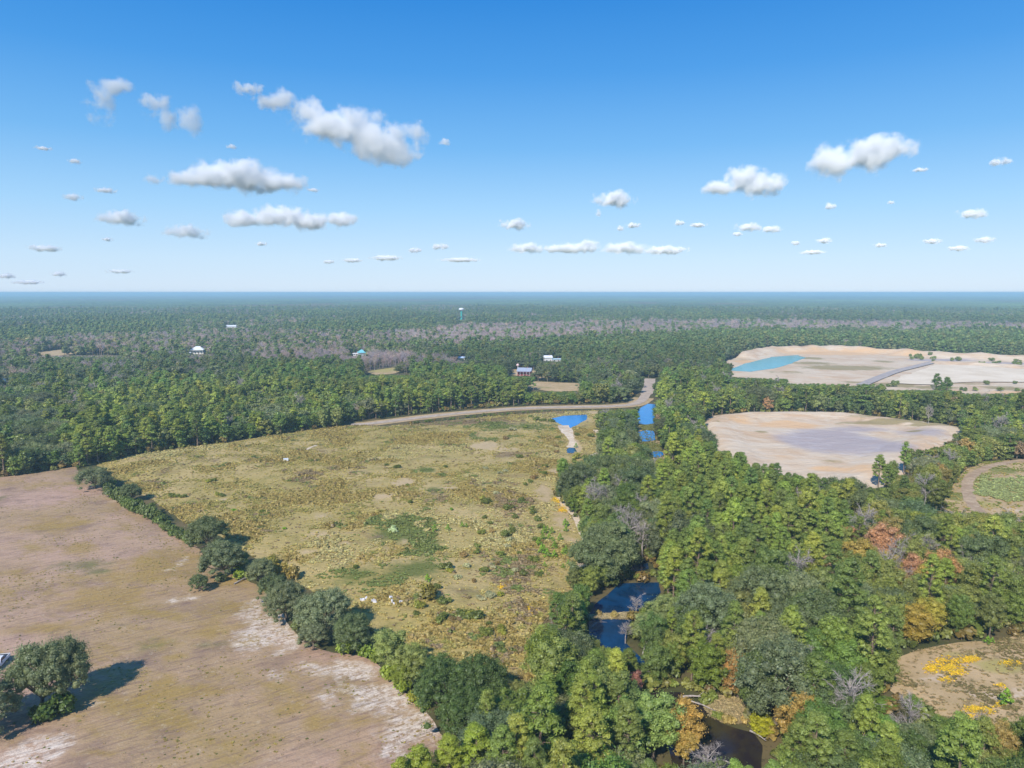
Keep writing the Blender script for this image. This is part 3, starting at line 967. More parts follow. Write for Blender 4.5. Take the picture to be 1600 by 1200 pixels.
# ---- prototypes; each returns (trunk mesh, crown mesh) for single trees or one joint mesh for woods
def proto_broadleaf(seed, joint=False, lod=0, r=3.6, h=10.5, squash=.85):
    R = np.random.default_rng(seed)
    nl = (84, 24, 10)[lod]
    C, lr = broadleaf_lobes(R, r, h, nl, squash)
    if lod == 2: lr = lr * 1.3
    T = Build(); K = T if joint else Build()
    limbs(T, R, C[:nl], h * R.uniform(.32, .45), .2 if lod else .22, (R.normal() * .4, R.normal() * .4), (7, 5, 3)[lod], (9, 4, 0)[lod], 1 if joint else 0)
    per = (95, 36, 12)[lod]; size = (.15, .4, .75)[lod]
    sprays(K, R, C, lr, per, size, quad=lod < 2, zsq=.9, tilt=1.1, shell=(.7, 1.4))
    if lod == 0: sprays(K, R, C, lr, 26, size * .9, zsq=.95, tilt=1.4, shell=(1.2, 2.1))
    cores(K, R, C, lr, .72 if lod < 2 else .98, ICO0 if lod else ICO1, .9)
    if joint: return K.mesh('broadleaf', [LEAF_I, BARK])
    return T.mesh('trunk', [BARK]), K.mesh('crown', [LEAF_O])


def proto_oak(seed, joint=False, lod=0, r=6.6, h=11.0):
    R = np.random.default_rng(seed)
    nl = (120, 30, 12)[lod]
    cz = h * .5
    th = R.uniform(0, 2 * np.pi, nl); q = np.sqrt(R.uniform(0.02, 1, nl))
    lr = r * R.uniform(.1, .2, nl) * (1, 1.2, 1.45)[lod]
    x = np.cos(th) * q * (r - lr * .7); y = np.sin(th) * q * (r - lr * .7) * R.uniform(.8, 1.1)
    z = cz + (h - cz) * np.sqrt(np.clip(1 - q ** 2 * .9, 0, 1)) * R.uniform(.65, 1.08, nl) - lr * .6 - R.uniform(0, 1, nl) ** 1.5 * q * h * .42
    z = np.maximum(z, lr * .7)
    C = np.stack([x, y, z], 1)
    C = np.concatenate([C, np.stack([R.normal(size=3) * r * .25, R.normal(size=3) * r * .25, np.full(3, cz + h * .05)], 1)])
    lr = np.concatenate([lr, np.full(3, r * .33)])
    T = Build(); K = T if joint else Build()
    limbs(T, R, C[:nl], h * .24, .42, (R.normal() * .5, R.normal() * .5), (8, 5, 3)[lod], (16, 5, 0)[lod], 1 if joint else 0)
    per = (105, 44, 14)[lod]; size = (.15, .42, .9)[lod]
    sprays(K, R, C, lr, per, size, quad=lod < 2, zsq=.8, shell=(.7, 1.4), tilt=1.1)
    if lod == 0: sprays(K, R, C, lr, 26, size * .9, zsq=.9, tilt=1.4, shell=(1.2, 2.2))
    cores(K, R, C, lr, .74 if lod < 2 else .95, ICO0, .78)
    if joint: return K.mesh('oak', [LEAF_I, BARK])
    return T.mesh('trunk', [BARK]), K.mesh('crown', [LEAF_O])


def proto_pine(seed, joint=False, lod=0, r=2.5, h=14.5):
    R = np.random.default_rng(seed)
    nl = (84, 26, 9)[lod]
    z0 = h * R.uniform(.22, .42)
    t = R.uniform(0, 1, nl) ** .85
    z = z0 + (h - z0) * t
    prof = r * np.sin(np.clip(.18 + .82 * (1 - t) ** .8, 0, 1) * np.pi * .5) * np.where(t < .2, .75 + t, 1)
    th = np.arange(nl) * 2.4 + R.uniform(0, .8, nl)
    lr = R.uniform(.42, .8, nl) * (1, 1.45, 2.2)[lod] * (r / 2.5)
    rad = np.maximum(prof - lr * .5, 0) * R.uniform(.6, 1.15, nl)
    C = np.stack([np.cos(th) * rad, np.sin(th) * rad, z - lr * .2], 1)
    C[-1] = (0, 0, h - lr[-1] * .6)
    T = Build(); K = T if joint else Build()
    bend = R.normal(size=2) * .25
    tube(T, [(0, 0, -.3), (bend[0], bend[1], h * .35), (0, 0, h * .7), (0, 0, h * .96)], [.24, .18, .12, .04], (7, 5, 3)[lod], 1 if joint else 0)
    if lod == 0:
        for i in range(nl):
            tube(T, [(0, 0, C[i][2] - .5), C[i] * np.array([.6, .6, 1]) + np.array([0, 0, -.35]), C[i]], [.06, .04, .02], 3, 0)
    per = (75, 34, 12)[lod]; size = (.15, .34, .72)[lod]
    sprays(K, R, C, lr, per, size, quad=lod < 2, zsq=.72, tilt=.85, aspect=.42 if lod == 0 else .6, shell=(.7, 1.3), up=.35)
    cores(K, R, C, lr, .74 if lod < 2 else .95, ICO0, .68)
    if joint: return K.mesh('pine', [LEAF_I, PBARK])
    return T.mesh('trunk', [PBARK]), K.mesh('crown', [LEAF_O])


def proto_bare(seed, joint=False, lod=0, r=2.8, h=10.5, mat=None):
    R = np.random.default_rng(seed)
    T = Build(); K = T if joint else Build()
    tube(T, [(0, 0, -.3), (R.normal() * .2, R.normal() * .2, h * .35), (R.normal() * .4, R.normal() * .4, h * .75), (R.normal() * .3, R.normal() * .3, h * .98)], [.2, .16, .09, .03], (6, 4, 3)[lod], 0)
    nb = (16, 9, 7)[lod]
    for i in range(nb):
        th = i * 2.4 + R.uniform(0, .8); z = h * R.uniform(.3, .85)
        L_ = r * R.uniform(.6, 1.1) * (1.25 - z / h * .6)
        b0 = np.array([0, 0, z]); e = b0 + np.array([np.cos(th) * L_, np.sin(th) * L_, L_ * R.uniform(.5, 1.3)])
        m_ = (b0 + e) / 2 + R.normal(size=3) * .2
        tube(K, [b0, m_, e], [.085 + .04 * lod, .06 + .04 * lod, .025 + .03 * lod], 3, 0)
        for j in range((9, 4, 2)[lod]):
            u = R.uniform(.3, 1); s0 = b0 + (e - b0) * u
            d = unit(np.array([np.cos(th), np.sin(th), .8]) + R.normal(size=3) * .8)
            e2 = s0 + d * L_ * R.uniform(.3, .55)
            tube(K, [s0, (s0 + e2) / 2 + R.normal(size=3) * .08, e2], [.04 + .03 * lod, .03 + .03 * lod, .015 + .02 * lod], 3, 0)
            if lod == 0:
                for q in range(5):
                    s1 = s0 + (e2 - s0) * R.uniform(.3, 1); e3 = s1 + unit(d + R.normal(size=3) * .7) * R.uniform(.4, .9)
                    tube(K, [s1, e3], [.022, .012], 3, 0)
    if lod:
        cc = np.array([[0, 0, h * .68]])
        sprays(K, R, np.array([[0, 0, h * .62], [r * .4, 0, h * .72], [-r * .4, r * .2, h * .74], [0, -r * .4, h * .7]]), np.array([r * .9, r * .6, r * .6, r * .6]), (60, 26)[lod - 1], (.4, .75)[lod - 1], aspect=.09, shell=(.2, 1.1), tilt=1.2, mi=0)
    if joint: return K.mesh('bare', [TWIG_I])
    return T.mesh('trunk', [mat or DEADWOOD]), K.mesh('branches', [mat or DEADWOOD])


def proto_shrub(seed, joint=False, lod=0, r=1.0, h=1.3, spread=1.0, mat=None):
    R = np.random.default_rng(seed)
    nl = (9, 6, 4)[lod]
    th = R.uniform(0, 6.28, nl); q = np.sqrt(R.uniform(0, 1, nl)) * r * .65
    lr = r * R.uniform(.35, .55, nl)
    C = np.stack([np.cos(th) * q * spread, np.sin(th) * q, R.uniform(.25, .75, nl) * h], 1)
    K = Build()
    tube(K, [(0, 0, -.2), (0, 0, h * .5)], [.07, .04], 4, 1)
    sprays(K, R, C, lr, (70, 26, 10)[lod], (.17, .3, .5)[lod] * r, quad=True, zsq=.95, tilt=.9, shell=(.6, 1.25))
    cores(K, R, C, lr, .6, ICO0, .8)
    return K.mesh('shrub', [mat or (LEAF_I if joint else LEAF_O), BARK])


def proto_young_pine(seed, joint=False, h=3.0):
    R = np.random.default_rng(seed)
    nl = 12
    t = np.linspace(.05, 1, nl)
    rad = (1 - t) * h * .3
    th = np.arange(nl) * 2.4
    C = np.stack([np.cos(th) * rad, np.sin(th) * rad, h * (.15 + .8 * t)], 1)
    lr = h * (.2 - .12 * t)
    K = Build()
    tube(K, [(0, 0, -.2), (0, 0, h * .9)], [.06, .02], 4, 1)
    sprays(K, R, C, lr, 40, .16, quad=True, aspect=.4, shell=(.4, 1.2))
    cores(K, R, C, lr, .6, ICO0, .8)
    return K.mesh('young_pine', [LEAF_I if joint else LEAF_O, PBARK])


def proto_tuft(seed, r=.6, h=.55, n=16):
    """A tussock of long grass: bent blades fanning out of one root."""
    R = np.random.default_rng(seed)
    K = Build()
    th = R.uniform(0, 6.28, n); ln = R.uniform(.5, 1, n)
    d = np.stack([np.cos(th), np.sin(th), np.zeros(n)], 1); sd_ = np.stack([-np.sin(th), np.cos(th), np.zeros(n)], 1)
    w = r * R.uniform(.16, .3, n)[:, None]
    z = np.array([0, 0, 1.])
    root = d * r * .15 * R.uniform(0, 1, n)[:, None]
    mid = root + d * (r * .42 * ln)[:, None] + z * (h * R.uniform(.6, 1, n))[:, None]
    tip = root + d * (r * 1.0 * ln)[:, None] + z * (h * R.uniform(.25, .8, n))[:, None]
    V = np.stack([root - sd_ * w * .5, root + sd_ * w * .5, mid + sd_ * w, mid - sd_ * w, tip], 1).reshape(-1, 3)
    i = np.arange(n)[:, None] * 5
    S = np.repeat(np.stack([R.uniform(.2, 1, n), R.uniform(0, 1, n)], 1), 5, 0)
    K.add(V, quads=i + np.array([[0, 1, 2, 3]]), tris=i + np.array([[3, 2, 4]]), shade=S)
    return K.mesh('tussock', [GRASS_I])


m, N, L = new_mat('twigs')
o_ = N.new('ShaderNodeOutputMaterial'); d_ = N.new('ShaderNodeBsdfDiffuse')
a_ = N.new('ShaderNodeAttribute'); a_.attribute_type = 'INSTANCER'; a_.attribute_name = 'tint'
L.new(a_.outputs['Color'], d_.inputs['Color']); L.new(d_.outputs[0], o_.inputs[0])
TWIG_I = m


def proto_patch(seed, kind, n=70, size=64.0):
    """A piece of far woodland with many crowns."""
    R = np.random.default_rng(seed)
    K = Build()
    g = int(math.sqrt(n))
    for i in range(g):
        for j in range(g):
            c = np.array([(i + R.uniform(0.1, .9)) / g * size - size / 2, (j + R.uniform(.1, .9)) / g * size - size / 2, R.uniform(6, 12)])
            r = R.uniform(3.2, 5.5)
            if kind == 'bare':
                sprays(K, R, c[None] - np.array([0, 0, 3]), np.array([r]), 9, 1.0, quad=False)
                continue
            cores(K, R, c[None], np.array([r]), 1.0, ICO0, 1.0)
            sprays(K, R, c[None], np.array([r]), 12, 1.2, quad=False)
    return K.mesh('forest_patch', [LEAF_I])


# ------------------------------------------------------------------ geometry node scatter
def scatter(name, pts, rotz, scl, tint, vid, protos, label=None, cat=None, zs=None, kind='stuff', tilt=None):
    """One object that carries many plants: a copy of protos[vid] on every point."""
    n = len(pts)
    me = bpy.data.meshes.new(name)
    me.vertices.add(n)
    me.vertices.foreach_set('co', np.asarray(pts, np.float32).ravel())
    for nm, ty, dat in (('rotation', 'FLOAT_VECTOR', np.stack([np.zeros(n), np.zeros(n), rotz], 1) if tilt is None else np.stack([tilt[0], tilt[1], rotz], 1)),
                        ('size', 'FLOAT_VECTOR', scl if np.ndim(scl) == 2 else np.stack([scl, scl, scl], 1))):
        at = me.attributes.new(nm, ty, 'POINT')
        at.data.foreach_set('vector', np.asarray(dat, np.float32).ravel())
    at = me.attributes.new('tint', 'FLOAT_COLOR', 'POINT')
    at.data.foreach_set('color', np.concatenate([tint, np.ones((n, 1))], 1).astype(np.float32).ravel())
    at = me.attributes.new('vid', 'INT', 'POINT')
    at.data.foreach_set('value', np.asarray(vid, np.int32))
    o = add_obj(name, me)
    pc = bpy.data.collections.new(name + '_kinds')
    for i, pm in enumerate(protos):
        po = bpy.data.objects.new('%s_kind_%03d' % (name, i), pm)
        pc.objects.link(po)
    ng = bpy.data.node_groups.new(name + '_scatter', 'GeometryNodeTree')
    ng.interface.new_socket('Geometry', in_out='INPUT', socket_type='NodeSocketGeometry')
    ng.interface.new_socket('Geometry', in_out='OUTPUT', socket_type='NodeSocketGeometry')
    N, L = ng.nodes, ng.links
    gi = N.new('NodeGroupInput'); go = N.new('NodeGroupOutput')
    ip = N.new('GeometryNodeInstanceOnPoints')
    ci = N.new('GeometryNodeCollectionInfo')
    ci.inputs['Collection'].default_value = pc
    ci.inputs['Separate Children'].default_value = True
    ci.inputs['Reset Children'].default_value = True
    L.new(gi.outputs[0], ip.inputs['Points'])
    L.new(ci.outputs[0], ip.inputs['Instance'])
    ip.inputs['Pick Instance'].default_value = True
    for nm, ty, so in (('vid', 'INT', 'Instance Index'), ('rotation', 'FLOAT_VECTOR', 'Rotation'), ('size', 'FLOAT_VECTOR', 'Scale')):
        na = N.new('GeometryNodeInputNamedAttribute'); na.data_type = ty
        na.inputs['Name'].default_value = nm
        L.new(na.outputs['Attribute'], ip.inputs[so])
    L.new(ip.outputs[0], go.inputs[0])
    md = o.modifiers.new('scatter', 'NODES')
    md.node_group = ng
    tag(o, label, cat, None, kind)
    return o

# ------------------------------------------------------------------ where which tree grows
# colours are reflectances (sRGB numbers of the leaves themselves)
def lin(*c): return np.array(srgb(*c))


PAL = {
    'pine': [lin(100, 112, 50), lin(92, 106, 48), lin(110, 120, 52), lin(84, 99, 48)],
    'pinefar': [lin(88, 114, 50), lin(82, 106, 48)],
    'broad': [lin(78, 96, 42), lin(94, 106, 50), lin(70, 86, 42), lin(98, 104, 56), lin(84, 102, 40)],
    'olive': [lin(104, 110, 56), lin(112, 110, 60), lin(98, 106, 52), lin(92, 102, 50), lin(86, 98, 46)],
    'oak': [lin(84, 94, 64), lin(92, 100, 72), lin(76, 88, 56)],
    'autumn': [lin(120, 100, 62), lin(122, 106, 60), lin(130, 106, 80), lin(124, 112, 54)],
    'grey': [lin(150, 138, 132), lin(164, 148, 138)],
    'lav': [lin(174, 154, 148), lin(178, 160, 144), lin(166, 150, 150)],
}
# zones are outlines on the photograph of what is seen at crown height; (outline, weights: pine, broad, oak, bare; palette, autumn share)
ZONES = [
    # leafless swamp woods
    ([(600, 520), (720, 509), (950, 503), (1250, 502), (1600, 507), (1900, 509), (1900, 519), (1600, 518), (1280, 515), (1100, 520), (980, 527), (800, 537), (680, 540), (600, 534)], (.06, .12, .0, .82), 'broad', .03),
    ([(390, 549), (520, 546), (640, 553), (730, 562), (706, 576), (640, 574), (560, 570), (460, 566), (392, 564)], (.03, .12, 0, .85), 'olive', .1),
    ([(-200, 548), (0, 534), (120, 524), (400, 516), (420, 530), (300, 545), (120, 556), (-200, 570)], (.08, .34, .06, .52), 'olive', .12),
    ([(400, 516), (620, 520), (620, 545), (400, 548)], (.1, .35, .05, .5), 'olive', .06),
    ([(1020, 722), (1100, 700), (1330, 788), (1215, 870), (1120, 935), (1045, 915), (1012, 860), (1040, 780)], (.9, .07, .02, .01), 'broad', .01),
    ([(1290, 835), (1350, 820), (1480, 840), (1490, 890), (1400, 905), (1300, 885)], (.08, .72, .0, .20), 'olive', .45),
    ([(865, 735), (1020, 700), (1045, 790), (1000, 870), (1010, 905), (930, 920), (850, 1000), (845, 940), (905, 890), (915, 830)], (.12, .54, .28, .06), 'broad', .02),
    ([(840, 930), (920, 940), (1000, 1060), (1010, 1200), (700, 1200), (720, 1130), (840, 1060)], (.48, .38, .12, .02), 'broad', .01),
    ([(560, 980), (860, 1040), (760, 1200), (560, 1200)], (.15, .5, .35, 0), 'broad', 0),
    ([(1010, 900), (1200, 860), (1330, 900), (1330, 1060), (1100, 1100), (1000, 1040)], (.15, .6, .22, .03), 'broad', .02),
    ([(1200, 830), (1600, 800), (1760, 800), (1760, 1010), (1600, 1000), (1380, 1020), (1200, 1060)], (.20, .66, .10, .04), 'olive', .04),
    ([(1150, 1040), (1400, 1040), (1700, 1160), (1700, 1300), (1150, 1300)], (.26, .50, .2, .04), 'broad', .02),
    ([(1400, 690), (1700, 640), (1800, 760), (1600, 850), (1360, 840), (1340, 780)], (.14, .72, .10, .04), 'olive', .04),
    ([(1030, 585), (1110, 575), (1600, 628), (1800, 640), (1800, 700), (1500, 680), (1080, 660), (1020, 620)], (.40, .46, .10, .04), 'broad', .01),
    ([(160, 610), (250, 595), (400, 620), (370, 650), (200, 715), (110, 715), (120, 660)], (.62, .30, .08, 0), 'pinefar', .0),
    ([(380, 568), (560, 556), (580, 600), (520, 640), (400, 615)], (.75, .2, .05, .0), 'pinefar', .01),
    ([(570, 600), (640, 570), (860, 590), (860, 622), (700, 638), (580, 632)], (.85, .12, .03, .0), 'pinefar', .0),
    ([(850, 530), (1120, 525), (1600, 522), (1900, 522), (1900, 560), (1600, 562), (1200, 548), (1120, 560), (860, 556)], (.9, .08, 0, .02), 'pinefar', .0),
    ([(-300, 690), (0, 640), (110, 660), (110, 740), (-300, 800)], (.08, .4, .52, .0), 'broad', .01),
    ([(560, 640), (680, 620), (900, 628), (900, 640), (600, 665)], (.05, .5, .42, .03), 'broad', .01),
]
TINTS_OF = {}


def zone_of(px, py):
    z = np.full(px.shape, -1)
    for i in range(len(ZONES) - 1, -1, -1):
        z[inside(ZONES[i][0], px, py)] = i
    return z


def jgrid(y0, y1, sp, rmin, rmax, margin=60):
    k = .80
    xs_ = np.arange(-rmax * k - margin, rmax * k + margin, sp)
    ys_ = np.arange(y0, y1, sp * .92)
    X, Y = np.meshgrid(xs_, ys_)
    X = X + (np.arange(len(ys_)) % 2)[:, None] * sp / 2
    X = X.ravel() + RNG.uniform(-.36, .36, X.size) * sp
    Y = Y.ravel() + RNG.uniform(-.36, .36, Y.size) * sp
    d = np.hypot(X, Y)
    m = (np.abs(X) < Y * k + margin) & (d >= rmin) & (d < rmax)
    return X[m], Y[m]


def open_ground(X, Y, margin=1.2):
    r = np.zeros(X.shape, bool)
    for q in OPEN:
        b = np.array(q)
        bb = (X > b[:, 0].min() - 5) & (X < b[:, 0].max() + 5) & (Y > b[:, 1].min() - 5) & (Y < b[:, 1].max() + 5)
        if bb.any():
            r[bb] |= inside(q, X[bb], Y[bb])
    for q in PONDS[:-1] + [ROAD_POLY, CURVED_TRACK]:
        b = np.array(q)
        bb = (X > b[:, 0].min() - 5) & (X < b[:, 0].max() + 5) & (Y > b[:, 1].min() - 5) & (Y < b[:, 1].max() + 5)
        if bb.any():
            r[bb] |= inside(q, X[bb], Y[bb]) | (pdist(q, X[bb], Y[bb]) < (6.5 if q is ROAD_POLY else margin))
    return r


# places that are seen over the tree tops: (u0, u1, lowest visible row, farther than metres the rule ends)
SIGHT = [(990, 1032, 664, 0), (992, 1027, 692, 0), (1012, 1038, 717, 0), (985, 1024, 634, 0), (296, 324, 553, 0), (548, 572, 556, 0),
         (846, 875, 563, 0), (352, 372, 511, 0), (796, 834, 586, 0), (716, 728, 563, 0), (0, 14, 600, 0), (716, 727, 499, 0), (572, 638, 584, 0),
         (826, 905, 610, 0), (60, 190, 555, 0), (968, 1030, 948, 0), (930, 985, 1012, 0), (1030, 1065, 1110, 0), (1080, 1180, 1165, 0), (1004, 1020, 604, 0), (985, 1012, 893, 0),
         (1450, 1600, 800, 0), (1385, 1600, 1120, 0), (1105, 1180, 1128, 0), (895, 912, 885, 0), (1050, 1185, 1192, 0),
         (1340, 1400, 762, 1), (1280, 1340, 746, 1), (1220, 1280, 738, 1), (1160, 1220, 723, 1), (1118, 1160, 705, 1), (1100, 1118, 690, 1), (1400, 1440, 742, 1), (1440, 1480, 712, 1), (1480, 1502, 688, 1),
         (1140, 1230, 588, 1), (1230, 1380, 596, 1), (1380, 1500, 606, 1), (1500, 1620, 612, 1), (620, 845, 1038, 1), (845, 866, 975, 1), (866, 900, 925, 1), (1388, 1450, 1090, 0), (876, 940, 710, 1)]

SIGHT += [(1478, 1508, 677, 1), (1440, 1480, 697, 1), (862, 880, 752, 1), (880, 900, 739, 1), (900, 925, 723, 1), (925, 946, 712, 1), (905, 935, 668, 1)]
for (u_, v_) in [(590, 663), (620, 659), (650, 656), (680, 653), (710, 650), (740, 647), (770, 644), (800, 642), (830, 640.5), (860, 639.5), (890, 639), (920, 638.5), (950, 638), (975, 637)]:
    SIGHT.append((u_ - 15, u_ + 15, v_ + 1, 1))


def sight_limit(X, Y):
    """Greatest tree height that leaves those places in view."""
    lim = np.full(X.shape, 99.0)
    for (u0, u1, v, _) in SIGHT:
        yt = G((u0 + u1) / 2, v)[1]
        a0 = (u0 - 800) / FPX; a1 = (u1 - 800) / FPX
        b = (v - 600) / FPX
        # ray through (u, v): height above the ground at this distance
        dyr = math.cos(PITCH) - b * math.sin(PITCH)
        dzr = -math.sin(PITCH) - b * math.cos(PITCH)
        t = Y / dyr
        zz = CAM_H + dzr * t
        sm = .3 if _ else 3.2
        m = (Y < yt - 1) & (X > a0 * t - sm) & (X < a1 * t + sm) & (zz < 20)
        lim[m] = np.minimum(lim[m], zz[m])
    return lim


HEDGE = W([(118, 736), (150, 722), (300, 812), (400, 862), (480, 905), (560, 950), (640, 1000), (668, 1060), (700, 1180), (760, 1195), (780, 1420), (480, 1420), (560, 1180), (560, 1040), (280, 900), (190, 800)])

TREES = {'pine': [], 'broad': [], 'oak': [], 'bare': []}    # rows: x y scale rot r g b height_scale dist
HEIGHT = {'pine': 14.5, 'broad': 10.5, 'oak': 11.0, 'bare': 10.5}


def populate(X, Y, rscale=1.0, sparse=1.0):
    m = ~open_ground(X, Y) & ~inside(HEDGE, X, Y)
    X, Y = X[m], Y[m]
    px, py, _ = PX(X, Y, 9.0)
    z = zone_of(px, py)
    n = len(X)
    w = np.tile(np.array([.14, .47, .35, .04]), (n, 1))
    # far woods drift between pine, hardwood and leafless areas
    drift = fbm(X / 260, Y / 420, 77, 3)
    d = np.hypot(X, Y)
    farm = (z < 0) & (d > 700)
    w[farm & (drift > .52)] = (.66, .26, .05, .03)
    w[farm & (drift < .40)] = (.12, .48, .15, .25)
    pal = np.full(n, 'broad', object); aut = np.full(n, .012)
    for i, (_, ww, p_, a_) in enumerate(ZONES):
        k = z == i
        w[k] = ww; pal[k] = p_; aut[k] = a_
    c = np.cumsum(w / w.sum(1, keepdims=True), 1)
    u = RNG.uniform(0, 1, n)
    sp = (u[:, None] > c).sum(1).clip(0, 3)
    lim = sight_limit(X, Y)
    dopen = np.full(n, 50.0)
    for q in (FIELD, MEADOW, PIT, FARPIT, FLOWER_CLEARING, TRACK_CLEARING, POND_BLACK, POND_BLUE, POND_BROWN):
        dopen = np.minimum(dopen, pdist(q, X, Y))
    clump = fbm(X / 16, Y / 16, 91, 2)
    tone = np.where(d < 600, fbm(X / 60, Y / 60, 93, 3), .5 + 1.5 * (fbm(X / 230, Y / 600, 95, 4) - .5))
    for i in range(n):
        k = ('pine', 'broad', 'oak', 'bare')[sp[i]]
        s = float(np.clip(RNG.normal(1, .17), .6, 1.45)) * (0.88 + .3 * clump[i]) * rscale
        hs = s * float(np.clip(RNG.normal(1, .08), .8, 1.2))
        if d[i] > 380 and k == 'oak' and RNG.uniform() < .3: k = 'broad'
        H = HEIGHT[k] * hs
        if H > lim[i]:
            if lim[i] < 1.8: continue
            q = lim[i] / H
            hs *= q; s *= max(q, .35) ** .7
            if k == 'oak': k = 'broad'
            if q < .45 and k == 'pine': k = 'broad'
        if k == 'oak' and dopen[i] < 4.5: k = 'broad'
        if k != 'pine' and dopen[i] < 2.6: s *= .8
        if d[i] > 350 and k != 'bare': hs *= .86; s *= 1.08
        pk = pal[i]
        if k == 'pine': P_ = PAL['pine'] if d[i] < 520 else PAL['pinefar'] + PAL['pine'][:1]
        elif k == 'oak': P_ = PAL['oak']
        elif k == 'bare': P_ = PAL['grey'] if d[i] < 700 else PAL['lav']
        else: P_ = PAL['autumn'] if RNG.uniform() < aut[i] else PAL['olive' if pk == 'olive' else 'broad']
        c_ = P_[int(RNG.integers(len(P_)))] * float(np.clip(RNG.normal(1, .12), .7, 1.3)) * (.8 + .42 * tone[i])
        c_ = c_ * np.array([RNG.uniform(.9, 1.12), 1, RNG.uniform(.85, 1.15)])
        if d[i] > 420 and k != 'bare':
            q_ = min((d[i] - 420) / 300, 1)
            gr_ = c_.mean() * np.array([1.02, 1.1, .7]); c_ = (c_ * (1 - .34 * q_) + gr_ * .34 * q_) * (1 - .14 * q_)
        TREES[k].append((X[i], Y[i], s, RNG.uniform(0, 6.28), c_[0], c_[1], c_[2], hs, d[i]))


X, Y = jgrid(60, 470, 4.7, 70, 470, 40); populate(X, Y)
X, Y = jgrid(300, 1350, 5.2, 470, 1350, 80); populate(X, Y, 1.1)
X, Y = jgrid(900, 3100, 8.4, 1350, 3100, 100); populate(X, Y, 1.3)

# undergrowth: low bushes that close the gaps between the trunks
X, Y = jgrid(60, 520, 3.6, 60, 520, 30)
m = ~open_ground(X, Y, .4) & ~inside(HEDGE, X, Y)
X, Y = X[m], Y[m]
keep = RNG.uniform(0, 1, len(X)) < .85
X, Y = X[keep], Y[keep]
lim = sight_limit(X, Y)
sc = RNG.uniform(.9, 2.4, len(X)); sc = np.minimum(sc, np.maximum(lim / 1.5, .5))
tn = np.array([PAL['olive'][i % 5] if i % 3 else PAL['autumn'][1] * .8 for i in range(len(X))]) * RNG.uniform(.6, 1.1, (len(X), 1))
px, py, _ = PX(X, Y, 2.0)
shr_p = [proto_shrub(900 + i, True, 1) for i in range(4)]
scatter('undergrowth', np.stack([X, Y, np.zeros(len(X))], 1), RNG.uniform(0, 6.28, len(X)), sc, tn, RNG.integers(0, 4, len(X)), shr_p)

for k in TREES:
    a = np.array(TREES[k]); TREES[k] = a[np.argsort(a[:, 8])]

# ------------------------------------------------------------------ the single trees: the nearest of each kind inside the picture
PROTO = {
    'pine': [proto_pine(100 + i, r=2.35 + .25 * (i % 3), h=14.0) for i in range(6)],
    'broad': [proto_broadleaf(200 + i, r=3.0 + .35 * (i % 3), h=10.0, squash=(.85, 1.0, .92, 1.1, .8, 1.0)[i]) for i in range(6)],
    'oak': [proto_oak(300 + i) for i in range(4)],
    'bare': [proto_bare(400 + i) for i in range(4)],
}
NAME = {'pine': 'pine_tree', 'broad': 'broadleaf_tree', 'oak': 'live_oak', 'bare': 'bare_tree'}
PARTB = {'pine': 'crown', 'broad': 'crown', 'oak': 'crown', 'bare': 'branches'}
GROUP = {'pine': 'pines of the near woods', 'broad': 'leafy trees of the near woods', 'oak': 'live oaks of the near woods', 'bare': 'leafless trees of the near woods'}
LIMIT = {'pine': 285, 'broad': 285, 'oak': 150, 'bare': 90}
SINGLES = []      # (kind, root, x, y, tint, hs)


def single_tree(kind, v, x, y, s, hs, rot, tint, z=0.0, twig=None):
    tm, cm = PROTO[kind][v]
    r = bpy.data.objects.new(NAME[kind], None); col.objects.link(r)
    r.empty_display_size = .5
    r.location = (x, y, z); r.rotation_euler = (0, 0, rot); r.scale = (s, s, hs)
    t = bpy.data.objects.new('trunk', tm); col.objects.link(t); t.parent = r
    c = bpy.data.objects.new(PARTB[kind], cm); col.objects.link(c); c.parent = r
    c.color = (tint[0], tint[1], tint[2], 1)
    tag(r, 'tree', {'pine': 'pine tree', 'broad': 'tree', 'oak': 'oak tree', 'bare': 'bare tree'}[kind], GROUP[kind])
    SINGLES.append([kind, r, x, y, tint, hs])
    return r


